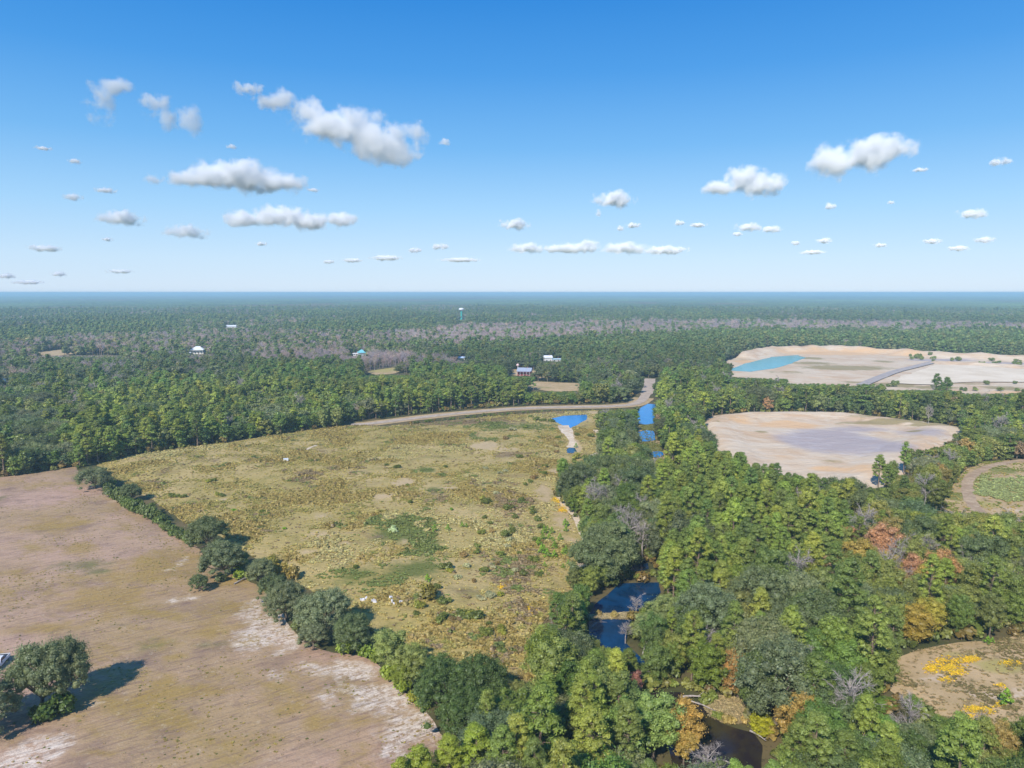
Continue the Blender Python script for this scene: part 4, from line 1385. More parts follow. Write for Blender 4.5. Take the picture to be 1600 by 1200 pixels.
# ---- named trees placed one by one from the photograph: (kind, u base, v base, size, height size, rotation, tint)
OK1 = lin(92, 100, 72); OK2 = lin(80, 90, 58); OK3 = lin(98, 106, 80); DG = lin(66, 82, 40); YG = lin(110, 122, 44)
HERO = [
    ('oak', 66, 1112, .86, 1.18, .3, OK1, 'large grey green live oak standing alone in the tilled field, trunk in deep shade'),
    ('oak', 103, 1098, .80, 1.12, 2.1, OK1 * .95, 'grey green live oak whose crown merges with the lone oak, over the longest shadow'),
    ('oak', -28, 1150, .95, 1.0, 4.1, OK3, 'live oak beside the white pickup, only its crown edge in view'),
    ('oak', 148, 764, 1.05, .78, .5, OK1 * .9, 'round live oak at the top corner of the tilled field'),
    ('oak', 205, 784, .60, .62, .9, OK2, 'small oak in the hedge next below the corner oak'),
    ('oak', 326, 862, .98, .95, 3.0, OK2 * .9, 'dark oak with the tallest crown of the upper hedge'),
    ('oak', 350, 902, 1.02, .88, 1.2, OK1 * .9, 'wide grey oak leaning over the field beside a fallen white limb'),
    ('broad', 372, 896, .8, .6, 1.2, lin(100, 112, 40), 'bright green small tree under the wide grey oak'),
    ('oak', 312, 925, .42, .42, 2.2, OK2, 'small round oak bush at the field edge, before the wide grey oak'),
    ('oak', 408, 912, .62, .60, 1.9, OK1, 'half bare grey oak with white limbs in the hedge'),
    ('oak', 448, 968, .80, .80, 2.9, OK1 * .92, 'dusky oak in the hedge beside the white sand scar'),
    ('oak', 428, 940, .6, .62, 5.9, OK2 * .9, 'low dark oak tucked behind the dusky hedge oak'),
    ('oak', 508, 992, 1.0, .95, 4.0, OK3, 'broad silvery oak, palest of the hedge'),
    ('oak', 553, 1018, .74, .74, 5.1, OK2, 'dark green oak casting its shadow on the meadow'),
    ('oak', 490, 1012, .55, .5, 1.1, OK3 * .95, 'low silvery oak bough reaching over the sand scar'),
    ('broad', 610, 1055, 1.15, .95, .4, lin(112, 120, 70), 'pale feathery tree at the meadow side of the hedge'),
    ('broad', 645, 1068, 1.0, .85, 1.4, lin(104, 112, 62), 'second pale tree against the feathery hedge tree'),
    ('broad', 628, 1075, .6, .45, 3.4, lin(100, 110, 40), 'low yellow green bushy tree under the pale hedge trees'),
    ('broad', 672, 1098, .6, .5, 2.4, lin(96, 112, 36), 'low bright green tree at the field edge below the pale trees'),
    ('oak', 700, 1128, .95, .98, .2, DG, 'darkest oak of the hedge, at the lower end of the sand scar'),
    ('oak', 752, 1120, .92, 1.0, 1.8, DG * .95, 'dark oak behind the darkest hedge oak'),
    ('oak', 735, 1158, .8, .85, 3.8, DG, 'dark oak with bare grey twigs at the field corner'),
    ('broad', 690, 1082, .9, .8, 1.8, DG * 1.1, 'dark round tree between the pale trees and the dark oaks'),
    ('pine', 655, 1268, .95, .72, .8, YG, 'yellow green pine cut by the bottom edge, beside the field'),
    ('pine', 628, 1285, .85, .70, 2.8, YG * .92, 'pine cut by the bottom edge at the field corner'),
    ('pine', 702, 1250, 1.0, .72, 1.7, YG, 'yellow green pine in front of the dark oak group'),
    ('pine', 745, 1240, 1.1, .78, .1, YG * 1.05, 'wide yellow green pine near the lowest tip of the woods'),
    ('broad', 592, 1275, .8, .5, 4.1, lin(86, 100, 56), 'small green tree cut by the bottom edge, outermost into the field'),
    ('pine', 1372, 764, 1.1, .95, .5, lin(98, 112, 52), 'tall pine standing out against the pale sand of the pit'),
    ('pine', 1386, 776, 1.0, .85, 1.5, lin(92, 108, 50), 'pine just beside the tall pit edge pine'),
    ('pine', 1462, 624, 1.6, 1.3, 1.5, lin(84, 102, 52), 'flat topped tallest pine between the two sand pits'),
    ('pine', 1478, 627, 1.4, 1.2, 2.5, lin(84, 102, 52), 'tall pine beside the flat topped pine between the pits'),
    ('broad', 1065, 1178, 1.0, .95, .5, lin(142, 122, 62), 'tawny yellow cypress leaning over the brown water'),
    ('broad', 1068, 1196, .7, .62, 3.5, lin(136, 118, 62), 'lower tawny cypress at the edge of the brown water'),
    ('broad', 1190, 1150, .62, .42, 1.5, lin(130, 132, 30), 'bright yellow small tree above the brown pond'),
    ('broad', 1020, 1190, 1.2, 1.1, .9, lin(104, 122, 66), 'large pale magnolia like tree by the brown water'),
    ('broad', 975, 1200, 1.3, 1.2, 2.9, lin(96, 116, 60), 'big round pale green tree cut by the bottom edge'),
    ('broad', 1010, 1010, 1.05, .75, .9, lin(108, 118, 76), 'pale willow hanging over the second dark pool'),
    ('broad', 1035, 985, 1.1, .8, 3.9, lin(102, 114, 70), 'pale willow behind the willow over the pool'),
    ('broad', 985, 1108, .8, .7, 2.9, lin(120, 86, 74), 'reddish brown tree shading the head of the brown pond'),
    ('broad', 1428, 1004, 1.25, .9, 1.1, lin(126, 114, 48), 'golden brown spreading tree above the flower clearing'),
    ('broad', 1450, 996, 1.0, .85, 3.1, lin(128, 122, 50), 'olive gold tree touching the golden brown tree'),
    ('broad', 1352, 880, 1.1, .95, .1, lin(146, 118, 104), 'pinkish russet thin tree among the olive woods'),
    ('broad', 1318, 872, 1.2, .9, 2.1, lin(142, 108, 76), 'rust orange tree beside the pinkish russet tree'),
    ('broad', 1400, 900, .9, .8, .7, lin(138, 112, 90), 'dusty russet tree in the olive woods'),
    ('broad', 1458, 890, .8, .8, .7, lin(138, 106, 90), 'brown pink small tree near the tall dark pines'),
    ('bare', 985, 860, 1.35, 1.15, .6, PAL['grey'][1], 'largest grey leafless tree over the creek'),
    ('bare', 1004, 872, 1.3, 1.0, 2.6, PAL['grey'][0], 'wide leafless tree beside the largest grey one'),
    ('bare', 974, 846, 1.1, 1.1, 3.6, PAL['grey'][1], 'thin leafless tree behind the largest grey one'),
    ('bare', 1262, 1094, 1.25, .78, 1.6, PAL['grey'][1], 'many stemmed dead tree like a white broom in the green woods'),
    ('bare', 1208, 958, 1.3, .95, .6, PAL['grey'][1], 'pink grey leafless tree with forked crown in the olive woods'),
    ('bare', 1418, 1178, .8, .95, .6, PAL['grey'][1], 'dead pine spar with short side limbs near the flower clearing'),
    ('bare', 1440, 950, .7, .8, 2.6, PAL['grey'][1], 'pale ragged snag under a green tree in the olive woods'),
    ('bare', 1336, 1060, .7, .7, 4.6, PAL['grey'][1], 'small white dead top between green crowns'),
    ('bare', 1481, 838, .7, .75, 4.6, PAL['grey'][1], 'white forked snag near the curved track'),
    ('bare', 1085, 812, .9, .95, 4.6, PAL['grey'][1], 'grey bare crown inside the pine stand'),
    ('bare', 1292, 1010, .8, .9, 1.0, PAL['grey'][1], 'slender grey snag in the woods behind the broom like tree'),
    ('bare', 1105, 1225, 1.0, .5, 1.0, lin(176, 160, 130), 'pale bare cypress rising out of the brown water'),
    ('bare', 1450, 668, .7, 1.25, .2, PAL['grey'][1], 'tall thin snag at the rim of the grey sand pit'),
    ('bare', 1523, 676, .7, .8, .2, PAL['grey'][1], 'short snag at the rim beyond the grey sand pit'),
    ('bare', 1456, 625, .5, 1.1, .2, PAL['grey'][1], 'thin snag below the flat topped pine'),
    ('bare', 977, 1006, .55, .42, 1.2, PAL['grey'][1], 'low leafless bush on the dam between the pools'),
    ('bare', 993, 966, .7, .5, 2.2, lin(150, 136, 112), 'brownish bare bush on the dam between the pools'),
    ('bare', 560, 654, 1.2, .9, 2.2, PAL['grey'][1], 'pale grey crown above the bend of the access road'),
]
hero_xy = []
for (k, u, v, s, hs, rot, tint, lab) in HERO:
    x, y = G(u, v)
    z = float(meadow_h(np.array([x]), np.array([y]))[0]) if inside(MEADOW, np.array([x]), np.array([y]))[0] else 0.0
    r = single_tree(k, len(hero_xy) % len(PROTO[k]), x, y, s, hs, rot, tint, z)
    r['label'] = lab
    hero_xy.append((x, y, {'oak': 6.0, 'broad': 3.2, 'pine': 2.2, 'bare': 2.0}[k] * s))
HX = np.array(hero_xy)
N_HERO = len(SINGLES)

LOD = {
    'pine': [proto_pine(500 + i, True, 0, h=14.5) for i in range(2)] + [proto_pine(510 + i, True, 1) for i in range(5)] + [proto_pine(520 + i, True, 2, r=2.7) for i in range(4)],
    'broad': [proto_broadleaf(600 + i, True, 0) for i in range(2)] + [proto_broadleaf(610 + i, True, 1) for i in range(5)] + [proto_broadleaf(620 + i, True, 2) for i in range(4)],
    'oak': [proto_oak(700 + i, True, 0) for i in range(2)] + [proto_oak(710 + i, True, 1) for i in range(5)] + [proto_oak(720 + i, True, 2) for i in range(4)],
    'bare': [proto_bare(800 + i, True, 0) for i in range(2)] + [proto_bare(810 + i, True, 1) for i in range(5)] + [proto_bare(820 + i, True, 2) for i in range(4)],
}
WOOD = {'pine': 'pine_wood', 'broad': 'broadleaf_wood', 'oak': 'oak_wood', 'bare': 'leafless_wood'}
for k in ('pine', 'broad', 'oak', 'bare'):
    a = TREES[k]
    # keep clear of the trees placed by hand
    near = a[:, 8] < 520
    dd = np.full(len(a), 99.0)
    an = a[near]
    q = np.hypot(an[:, 0][:, None] - HX[:, 0], an[:, 1][:, None] - HX[:, 1]) - HX[:, 2] * .62
    dd[near] = q.min(1)
    a = a[dd > (1.6 if k != 'oak' else 3.0)]
    u, v, fw = PX(a[:, 0], a[:, 1], 5.0)
    size = (a[:, 2] * {'pine': 5, 'broad': 7, 'oak': 13, 'bare': 5}[k]) / fw
    inview = (u > -12) & (u < 1612) & (v < 1240) & (a[:, 8] < 700)
    order = np.argsort(-np.where(inview, size * 1000, -1))
    lim_ = LIMIT[k] - sum(1 for s_ in SINGLES[:N_HERO] if s_[0] == k)
    one = order[:lim_]
    one = one[inview[one]]
    for i in one:
        x, y, s, rot, r_, g_, b_, hs, d = a[i]
        single_tree(k, int(RNG.integers(len(PROTO[k]))), float(x), float(y), float(s), float(hs), float(rot), (r_, g_, b_))
    mk = np.ones(len(a), bool); mk[one] = False
    b = a[mk]
    vid = np.where(b[:, 8] < 330, RNG.integers(0, 2, len(b)), np.where(b[:, 8] < 800, 2 + RNG.integers(0, 5, len(b)), 7 + RNG.integers(0, 4, len(b))))
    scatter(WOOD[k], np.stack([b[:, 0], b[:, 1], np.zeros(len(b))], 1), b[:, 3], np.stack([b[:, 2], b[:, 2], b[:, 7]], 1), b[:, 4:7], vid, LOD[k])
    print('WOOD', k, len(one), len(b))

# ------------------------------------------------------------------ the far forest
def far_ring(r0, r1, sp, scx, scz):
    X, Y = jgrid(r0 * .5, r1, sp, r0, r1, sp)
    n = len(X)
    t = fbm(X / (900 if r1 < 12000 else 2500), Y / (1500 if r1 < 12000 else 5000), 55, 4)
    t2 = fbm(X / 300, Y / 700, 58, 3)
    base = np.where((t2 > .5)[:, None], lin(84, 102, 60), lin(76, 92, 56))
    base = np.where((t < .36)[:, None], lin(104, 98, 74), base)
    c = base * (RNG.uniform(.8, 1.15, (n, 1))) * (.45 + 1.1 * t)[:, None]
    return np.stack([X, Y, np.zeros(n)], 1), RNG.integers(0, 4, n) * np.pi / 2, np.stack([np.full(n, scx), np.full(n, scx), np.full(n, scz)], 1), c, RNG.integers(0, 4, n)


parts = [far_ring(3080, 9000, 60, 1.0, 1.0), far_ring(8800, 20000, 150, 2.6, 1.25), far_ring(19600, 52000, 420, 7.2, 1.6)]
cat_ = [np.concatenate([p[i] for p in parts]) for i in range(5)]
print('FAR', len(cat_[0]))
scatter('forest', cat_[0], cat_[1], cat_[2], cat_[3], cat_[4], [proto_patch(950 + i, 'leaf') for i in range(4)])

# ------------------------------------------------------------------ shrubs, young pines and flowers, one by one
SHRUB = [proto_shrub(1000 + i, False, 0) for i in range(5)]
YPINE = [proto_young_pine(1100 + i) for i in range(3)]


def plant(name, me, x, y, s, hs, tint, cat, label, group, z=None):
    o = bpy.data.objects.new(name, me); col.objects.link(o)
    if z is None:
        A = (np.array([x]), np.array([y]))
        if inside(MEADOW, *A)[0]: z = float(meadow_h(*A)[0])
        elif inside(FLOWER_CLEARING, *A)[0]: z = float(z_small(.8)(A[0], A[1], FLOWER_CLEARING)[0])
        else: z = 0.02
    o.location = (x, y, z); o.rotation_euler = (0, 0, random.uniform(0, 6.28)); o.scale = (s, s, hs)
    o.color = (tint[0], tint[1], tint[2], 1)
    tag(o, label, cat, group)
    PLANTS.append([name, o, x, y, tint, s])
    return o


PLANTS = []
SG = lin(84, 92, 40); SY = lin(110, 112, 44); SGREY = lin(130, 130, 104); SBR = lin(112, 96, 60); SB = lin(96, 124, 36)
# (u, v, radius m, height m, tint) seen in the meadow
SH = [(812, 720, 1.6, 1.3, SG), (760, 790, 2.0, 1.5, SG), (752, 784, 1.3, 1.2, SY), (795, 800, 2.0, 1.5, SG), (757, 814, 1.0, .9, SG), (765, 822, .9, .9, SG), (752, 838, 1.5, 1.3, SG), (768, 836, 1.3, 1.2, SBR),
      (790, 842, 1.8, 1.6, SG), (798, 850, 1.4, 1.2, SGREY), (745, 860, 1.1, 1.1, SG), (744, 870, 1.2, 1.1, SG), (725, 875, 1.4, 1.2, SBR), (782, 872, 1.4, 1.2, SG), (697, 895, 1.7, 1.5, SG), (703, 900, 1.2, .9, SY),
      (756, 900, 1.4, 1.2, SG), (668, 945, 3.0, 2.8, lin(98, 94, 40)), (656, 958, 1.6, 1.2, SY), (683, 925, 1.2, 1.1, SG), (692, 950, 1.7, 1.3, SG), (700, 948, 1.0, 1.0, SG), (651, 967, .9, .7, SG), (690, 978, 1.8, 1.5, SG),
      (706, 976, 1.0, .8, SBR), (722, 970, 1.5, 1.2, SG), (742, 975, 2.0, 1.5, SG), (735, 970, 1.2, 1.0, SY), (758, 1000, 1.7, 1.4, SG), (785, 995, 1.7, 1.2, SY), (762, 985, .8, .7, SG), (782, 938, 1.2, .9, SY), (765, 940, 1.6, 1.0, SGREY),
      (752, 945, 1.3, .8, SGREY), (835, 884, 1.8, 1.5, SG), (818, 905, 1.4, 1.2, SG), (805, 900, 1.0, .9, SGREY), (812, 870, .8, .7, SG), (705, 802, .9, .8, SB), (640, 793, 1.3, .8, SG), (696, 735, 1.1, .9, SG), (637, 766, .9, .8, SG),
      (620, 736, 1.8, 1.0, SG), (605, 732, 1.2, .8, SG), (612, 836, 1.6, 1.3, lin(140, 150, 120)), (618, 838, 1.1, 1.0, lin(140, 150, 120)), (676, 865, 1.0, .9, SG), (556, 892, 1.2, .8, SG), (334, 755, 1.2, 1.1, SG), (326, 757, 1.2, 1.0, SY),
      (340, 778, 1.3, 1.2, SY), (348, 780, 1.1, .9, SG), (268, 778, 1.5, 1.2, SG), (276, 779, 1.3, 1.1, SG), (286, 780, 1.4, 1.1, SG), (366, 804, .9, .7, SB), (411, 804, 1.3, .8, SG), (418, 808, .9, .6, SG), (445, 830, .7, .6, SB),
      (838, 660, 2.6, 1.6, SG), (848, 662, 2.2, 1.5, SG), (862, 660, 2.2, 1.5, SG), (830, 655, 2.0, 1.2, SG), (800, 676, 2.4, 1.4, SGREY), (820, 672, 2.2, 1.4, SG), (790, 690, 2.0, 1.3, SBR), (902, 684, 1.6, 1.2, SG), (923, 684, 2.0, 1.5, SG),
      (900, 718, 2.2, 2.2, SY), (898, 724, 1.6, 1.6, SG), (850, 744, 1.9, 1.3, SG), (852, 734, 1.4, 1.2, SG), (835, 752, 1.7, 1.2, SBR), (828, 758, 1.3, 1.1, SG), (820, 762, 1.2, 1.0, SG), (815, 786, 1.3, 1.2, SG), (812, 790, 1.2, 1.1, SG),
      (830, 800, 1.3, 1.2, SG), (834, 806, 1.3, 1.2, SG), (840, 816, 1.4, 1.3, SG), (845, 828, 1.4, 1.3, SG), (838, 850, 1.3, 1.2, SG), (805, 812, 1.2, 1.0, SG), (800, 835, 1.8, 1.6, SG), (775, 776, 1.2, 1.0, SGREY), (782, 745, 1.4, .9, SGREY),
      (790, 742, 1.4, .9, SGREY), (758, 738, 1.4, .9, SGREY), (868, 700, 1.5, 1.1, SBR), (872, 688, 1.5, 1.1, SG), (870, 710, 1.4, 1.1, SBR), (815, 700, 1.2, .9, SBR), (842, 905, 1.2, .9, SG), (795, 920, 1.0, .8, SBR), (740, 915, 1.0, .8, SBR),
      (715, 910, 1.3, 1.0, SGREY), (770, 893, 1.2, .9, SGREY), (730, 892, 1.2, .8, SGREY), (793, 860, 1.1, .9, SGREY), (776, 888, 1.0, .8, SBR), (452, 755, 1.0, .7, SG), (395, 720, 1.1, .8, SG), (540, 790, 1.0, .7, SBR), (585, 815, 1.0, .6, SBR)]
random.seed(5)
SHW = {id(SG): 'dark green', id(SY): 'yellow green', id(SGREY): 'silvery grey', id(SBR): 'brownish', id(SB): 'bright green'}
for (u, v, r, h, t) in SH:
    x, y = G(u, v)
    plant('shrub', SHRUB[random.randrange(5)], x, y, r, h / 1.1, t * random.uniform(.85, 1.15), 'shrub', None, 'shrubs scattered through the meadow')
# young bright pines in the strip beside the white path
YP = [(850, 838), (855, 832), (862, 836), (848, 848), (858, 846), (864, 848), (842, 858), (850, 866), (846, 872), (855, 876), (866, 876), (880, 870), (884, 866), (888, 884), (880, 890), (851, 890), (883, 824), (887, 822), (884, 832), (867, 856),
      (866, 862), (875, 846), (846, 902), (700, 834), (679, 836), (722, 828), (729, 828), (668, 915), (1571, 1108), (1392, 1068), (1550, 1006), (1543, 1008), (900, 700)]
for (u, v) in YP:
    x, y = G(u, v)
    s = random.uniform(.45, .95) if (u, v) != (1571, 1108) else 1.1
    plant('young_pine', YPINE[random.randrange(3)], x, y, s * 1.15, s, SB * random.uniform(.85, 1.2), 'young pine', None, 'young pines dotted over the open grass')
# low growth that closes the hedge between field and meadow
HEDGE_LINE = W([(165, 768), (178, 778), (190, 786), (206, 796), (222, 802), (238, 810), (250, 818), (262, 826), (275, 836), (287, 842), (296, 850)])
hp = smooth_path(HEDGE_LINE, 4)
for i, (x, y) in enumerate(hp):
    s = 2.4 if 2 < i < 24 else 1.7
    plant('shrub', SHRUB[i % 5], x + random.uniform(-.8, .8), y + random.uniform(-1, 1.5), s * random.uniform(.8, 1.2), s * random.uniform(.8, 1.25) * (1.2 if i < 22 else .9), lin(80, 92, 44) * random.uniform(.7, 1.15), 'shrub', None, 'shrubs of the hedge between field and meadow')
for (u, v, s, t) in [(395, 905, 2.0, lin(90, 100, 44)), (415, 925, 1.7, lin(84, 96, 40)), (432, 948, 2.0, lin(80, 92, 40)), (470, 985, 2.2, lin(84, 94, 52)), (440, 900, 2.4, lin(124, 106, 50)), (462, 905, 2.2, lin(112, 100, 50)), (425, 885, 2.0, lin(110, 104, 48)),
                     (540, 1020, 2.2, lin(96, 110, 40)), (570, 1026, 1.9, lin(92, 108, 36)), (585, 1036, 1.9, lin(100, 112, 40)), (612, 1062, 2.2, lin(100, 114, 38)), (630, 1080, 2.0, lin(104, 118, 38)), (650, 1096, 1.9, lin(120, 120, 40)), (660, 1108, 1.4, lin(96, 110, 36)),
                     (375, 905, 1.8, lin(104, 118, 40)), (345, 910, 1.6, OK2), (295, 840, 1.8, lin(84, 96, 40)), (308, 850, 1.9, lin(84, 96, 44)), (175, 760, 1.8, lin(96, 108, 44)), (160, 745, 2.2, lin(100, 108, 44)), (98, 1118, 2.6, lin(66, 84, 32)), (75, 1126, 2.3, lin(58, 76, 30)), (58, 1122, 1.5, lin(84, 92, 44))]:
    x, y = G(u, v)
    plant('shrub', SHRUB[random.randrange(5)], x, y, s, s * 1.1, t, 'shrub', None, 'shrubs under the hedge oaks')

for i in range(46):
    u = random.uniform(1420, 1600) if i < 30 else random.uniform(1380, 1600)
    v = 558 + (u - 1420) * .05 + random.uniform(-3, 6) if i < 30 else random.uniform(600, 612)
    x, y = G(u, v)
    s = random.uniform(1.6, 3.4)
    A_ = (np.array([x]), np.array([y]))
    plant('shrub', SHRUB[i % 5], x, y, s, s * random.uniform(.8, 1.2), lin(92, 104, 56) * random.uniform(.8, 1.2), 'shrub', None, 'scrub on the banks of the far sand pit', float(z_farpit(A_[0], A_[1], FARPIT)[0]) if inside(FARPIT, *A_)[0] else 0.0)
for (u, v, s_) in [(1105, 1100, 1.6), (1115, 1092, 1.4), (1160, 1088, 1.8), (1182, 1098, 1.6), (1186, 1118, 1.5), (1165, 1128, 1.2), (1140, 1130, 1.3), (1122, 1124, 1.1), (1095, 1080, 1.6), (1035, 1066, 1.5), (1050, 1072, 1.3), (1075, 1076, 1.4), (1020, 1074, 1.6), (990, 1068, 1.3), (935, 962, 1.0), (960, 964, 1.1), (1000, 905, 1.3), (1022, 900, 1.4), (985, 900, 1.2), (970, 906, 1.4)]:
    x, y = G(u, v)
    plant('shrub', SHRUB[random.randrange(5)], x, y, s_, s_ * .9, [lin(112, 112, 60), lin(132, 118, 76), lin(98, 108, 50)][random.randrange(3)], 'shrub', None, 'scrub along the creek pools')

# ------------------------------------------------------------------ grass and flowers (nobody could count them)
TUFT = [proto_tuft(1200 + i, .6, .34, 20) for i in range(4)] + [proto_shrub(1210 + i, True, 2, 1.0, .7) for i in range(2)]


def spread_in(poly, n):
    q = np.array(poly)
    out = []
    lo, hi = q.min(0), q.max(0)
    X = RNG.uniform(lo[0], hi[0], n * 4); Y = RNG.uniform(lo[1], hi[1], n * 4)
    m = inside(poly, X, Y)
    return X[m][:n], Y[m][:n]


X, Y = spread_in(MEADOW, 95000)
px, py, fw = PX(X, Y, 0)
dn = fbm(X / 14, Y / 14, 61, 4); dn2 = fbm(X / 5, Y / 5, 66, 3); big = fbm(X / 45, Y / 45, 63, 3)
sandy = np.zeros(len(X))
grn = np.zeros(len(X)); brn = np.zeros(len(X))
for (ch, cx, cy_, rx, ry, amp) in meadow_patches:
    g = amp * np.exp(-1.2 * (((X - cx) / rx) ** 2 + ((Y - cy_) / ry) ** 2))
    if ch == 1: sandy = np.maximum(sandy, g)
    if ch == 0: grn = np.maximum(grn, g)
    if ch == 2: brn = np.maximum(brn, g)
m = (RNG.uniform(0, 1, len(X)) < np.clip((dn - .3) * 2.6 + (dn2 - .5) * 1.2, .10, 1)) & (sandy + (dn2 - .5) < RNG.uniform(.25, .7, len(X)))
for q in (POND_MEADOW, PUDDLE, WHITE_PATH, BEND_PATH, FAINT_PATH, SAND_BAR):
    m &= ~inside(q, X, Y)
X, Y, dn, dn2, big, grn, brn = [a[m] for a in (X, Y, dn, dn2, big, grn, brn)]
n = len(X)
straw = lin(154, 142, 90); olive_ = lin(138, 130, 74); och = lin(146, 131, 78); brown = lin(132, 116, 88); green_ = lin(108, 116, 62); pale = lin(160, 150, 106)
C_ = np.where((dn2 > .55)[:, None], olive_, straw)
C_ = np.where((dn > .58)[:, None], och, C_)
C_ = np.where((big < .40)[:, None], pale, C_)
C_ = np.where(((brn + (dn2 - .5) * 2) > .45)[:, None] | ((dn < .36) & (dn2 > .5))[:, None], brown, C_)
C_ = np.where(((grn + (dn2 - .5) * 1.6) > .42)[:, None], green_, C_)
C_ = C_ * RNG.uniform(.88, 1.12, (n, 1))
shr = (RNG.uniform(0, 1, n) < np.where(dn > .55, .16, .03))
C_[shr] *= .62
vid = np.where(shr, 4 + RNG.integers(0, 2, n), RNG.integers(0, 4, n))
sc = RNG.uniform(.45, 1.1, n) * np.where(shr, .62, 1.0) * (.7 + dn)
scatter('meadow_grass', np.stack([X, Y, meadow_h(X, Y) - .02], 1), RNG.uniform(0, 6.28, n), sc, C_, vid, TUFT)
print('TUFTS', n)

X, Y = spread_in(FIELD, 15000)
dn = fbm(X / 11, Y / 11, 71, 4)
m = RNG.uniform(0, 1, len(X)) < np.clip((dn - .42) * 4, .05, 1)
X, Y, dn = X[m], Y[m], dn[m]; n = len(X)
C_ = np.where((RNG.uniform(0, 1, n) < .25)[:, None], lin(110, 112, 56), np.where((dn > .55)[:, None], lin(150, 134, 74), lin(158, 140, 112))) * .8 * RNG.uniform(.75, 1.15, (n, 1))
zf = z_field(X, Y, FIELD)
scatter('field_weeds', np.stack([X, Y, zf], 1), RNG.uniform(0, 6.28, n), np.stack([RNG.uniform(.2, .6, n)] * 2 + [RNG.uniform(.15, .4, n)], 1), C_, RNG.integers(0, 4, n), TUFT)

X, Y = spread_in(FLOWER_CLEARING, 14000)
dn = fbm(X / 5, Y / 5, 81, 4)
m = RNG.uniform(0, 1, len(X)) < np.clip((dn - .35) * 3, .08, 1)
X, Y, dn = X[m], Y[m], dn[m]; n = len(X)
C_ = np.where((dn > .55)[:, None], lin(134, 122, 80), lin(160, 144, 108)) * .72 * RNG.uniform(.75, 1.15, (n, 1))
scatter('clearing_grass', np.stack([X, Y, z_small(.8)(X, Y, FLOWER_CLEARING)], 1), RNG.uniform(0, 6.28, n), RNG.uniform(.35, .8, n), C_, RNG.integers(0, 4, n), TUFT)
X, Y = spread_in(TRACK_CLEARING, 16000)
px, py, _ = PX(X, Y, 0)
dn = fbm(X / 7, Y / 7, 83, 4)
fe = ((px - 1590) / 66) ** 2 + ((py - 766) / 22) ** 2 < 1 + (dn - .5) * 4
m = ~inside(CURVED_TRACK, X, Y) & ((RNG.uniform(0, 1, len(X)) < np.clip((dn - .35) * 2.4, .08, 1)) | fe)
X, Y, dn, fe = X[m], Y[m], dn[m], fe[m]; n = len(X)
C_ = np.where(fe[:, None], lin(138, 142, 92), np.where((dn > .5)[:, None], lin(122, 126, 58), lin(160, 142, 84))) * RNG.uniform(.8, 1.15, (n, 1))
scatter('clearing_grass', np.stack([X, Y, z_small(.8)(X, Y, TRACK_CLEARING)], 1), RNG.uniform(0, 6.28, n), RNG.uniform(.6, 1.1, n) * np.where(fe, 1.7, 1), C_, RNG.integers(0, 4, n), TUFT)
for poly in (SHORE, DAM, CREEK_GRASS):
    X, Y = spread_in(poly, 900)
    n = len(X)
    C_ = (lin(120, 118, 56) if poly is CREEK_GRASS else lin(164, 148, 112))[None] * .8 * RNG.uniform(.75, 1.2, (n, 1))
    scatter('bank_grass', np.stack([X, Y, z_small(.3 if poly is CREEK_GRASS else .5)(X, Y, poly)], 1), RNG.uniform(0, 6.28, n), RNG.uniform(.5, 1.1, n), C_, RNG.integers(0, 4, n), TUFT)

# yellow flowers in drifts
FL = [(1478, 1042, 22, 12, 220), (1455, 1048, 10, 7, 90), (1492, 1052, 16, 7, 140), (1515, 1034, 14, 5, 110), (1505, 1035, 10, 4, 60), (1580, 1040, 16, 5, 50), (1478, 1066, 10, 4, 40), (1525, 1114, 20, 6, 90), (1522, 1130, 16, 8, 120), (1543, 1116, 8, 5, 50), (1562, 1106, 8, 4, 50),
      (1562, 1075, 8, 3, 20), (870, 782, 8, 5, 120), (884, 794, 10, 6, 130), (878, 798, 8, 3, 70), (832, 960, 6, 8, 110), (828, 954, 5, 4, 50), (785, 925, 6, 4, 40)]
FX = []
for (u, v, du, dv, k) in FL:
    for _ in range(k * 2):
        uu = random.gauss(u, du * .5); vv = random.gauss(v, dv * .5)
        FX.append(G(uu, vv))
FX = np.array(FX)
zz = np.where(inside(MEADOW, FX[:, 0], FX[:, 1]), meadow_h(FX[:, 0], FX[:, 1]), 0) + np.where(inside(FLOWER_CLEARING, FX[:, 0], FX[:, 1]), z_small(.8)(FX[:, 0], FX[:, 1], FLOWER_CLEARING), 0)
n = len(FX)
scatter('yellow_flowers', np.stack([FX[:, 0], FX[:, 1], zz + .05], 1), RNG.uniform(0, 6.28, n), RNG.uniform(.25, .5, n), np.array(lin(186, 160, 44))[None] * RNG.uniform(.8, 1.15, (n, 1)), RNG.integers(0, 4, n), TUFT)


# ------------------------------------------------------------------ built things
def plain(name, c, rough=.6, metal=0.0, var=.12, scale=3.0):
    m, N, L = new_mat(name)
    out = N.new('ShaderNodeOutputMaterial'); bs = N.new('ShaderNodeBsdfPrincipled')
    tc = N.new('ShaderNodeTexCoord')
    n = nnoise(N, L, tc.outputs['Object'], scale, 4, .6)
    a = tuple(x * (1 - var) for x in c); b = tuple(min(x * (1 + var), 1) for x in c)
    L.new(nmix(N, L, nramp(N, L, n, .3, .7), a, b), bs.inputs['Base Color'])
    bs.inputs['Roughness'].default_value = rough; bs.inputs['Metallic'].default_value = metal
    L.new(bs.outputs[0], out.inputs[0])
    return m


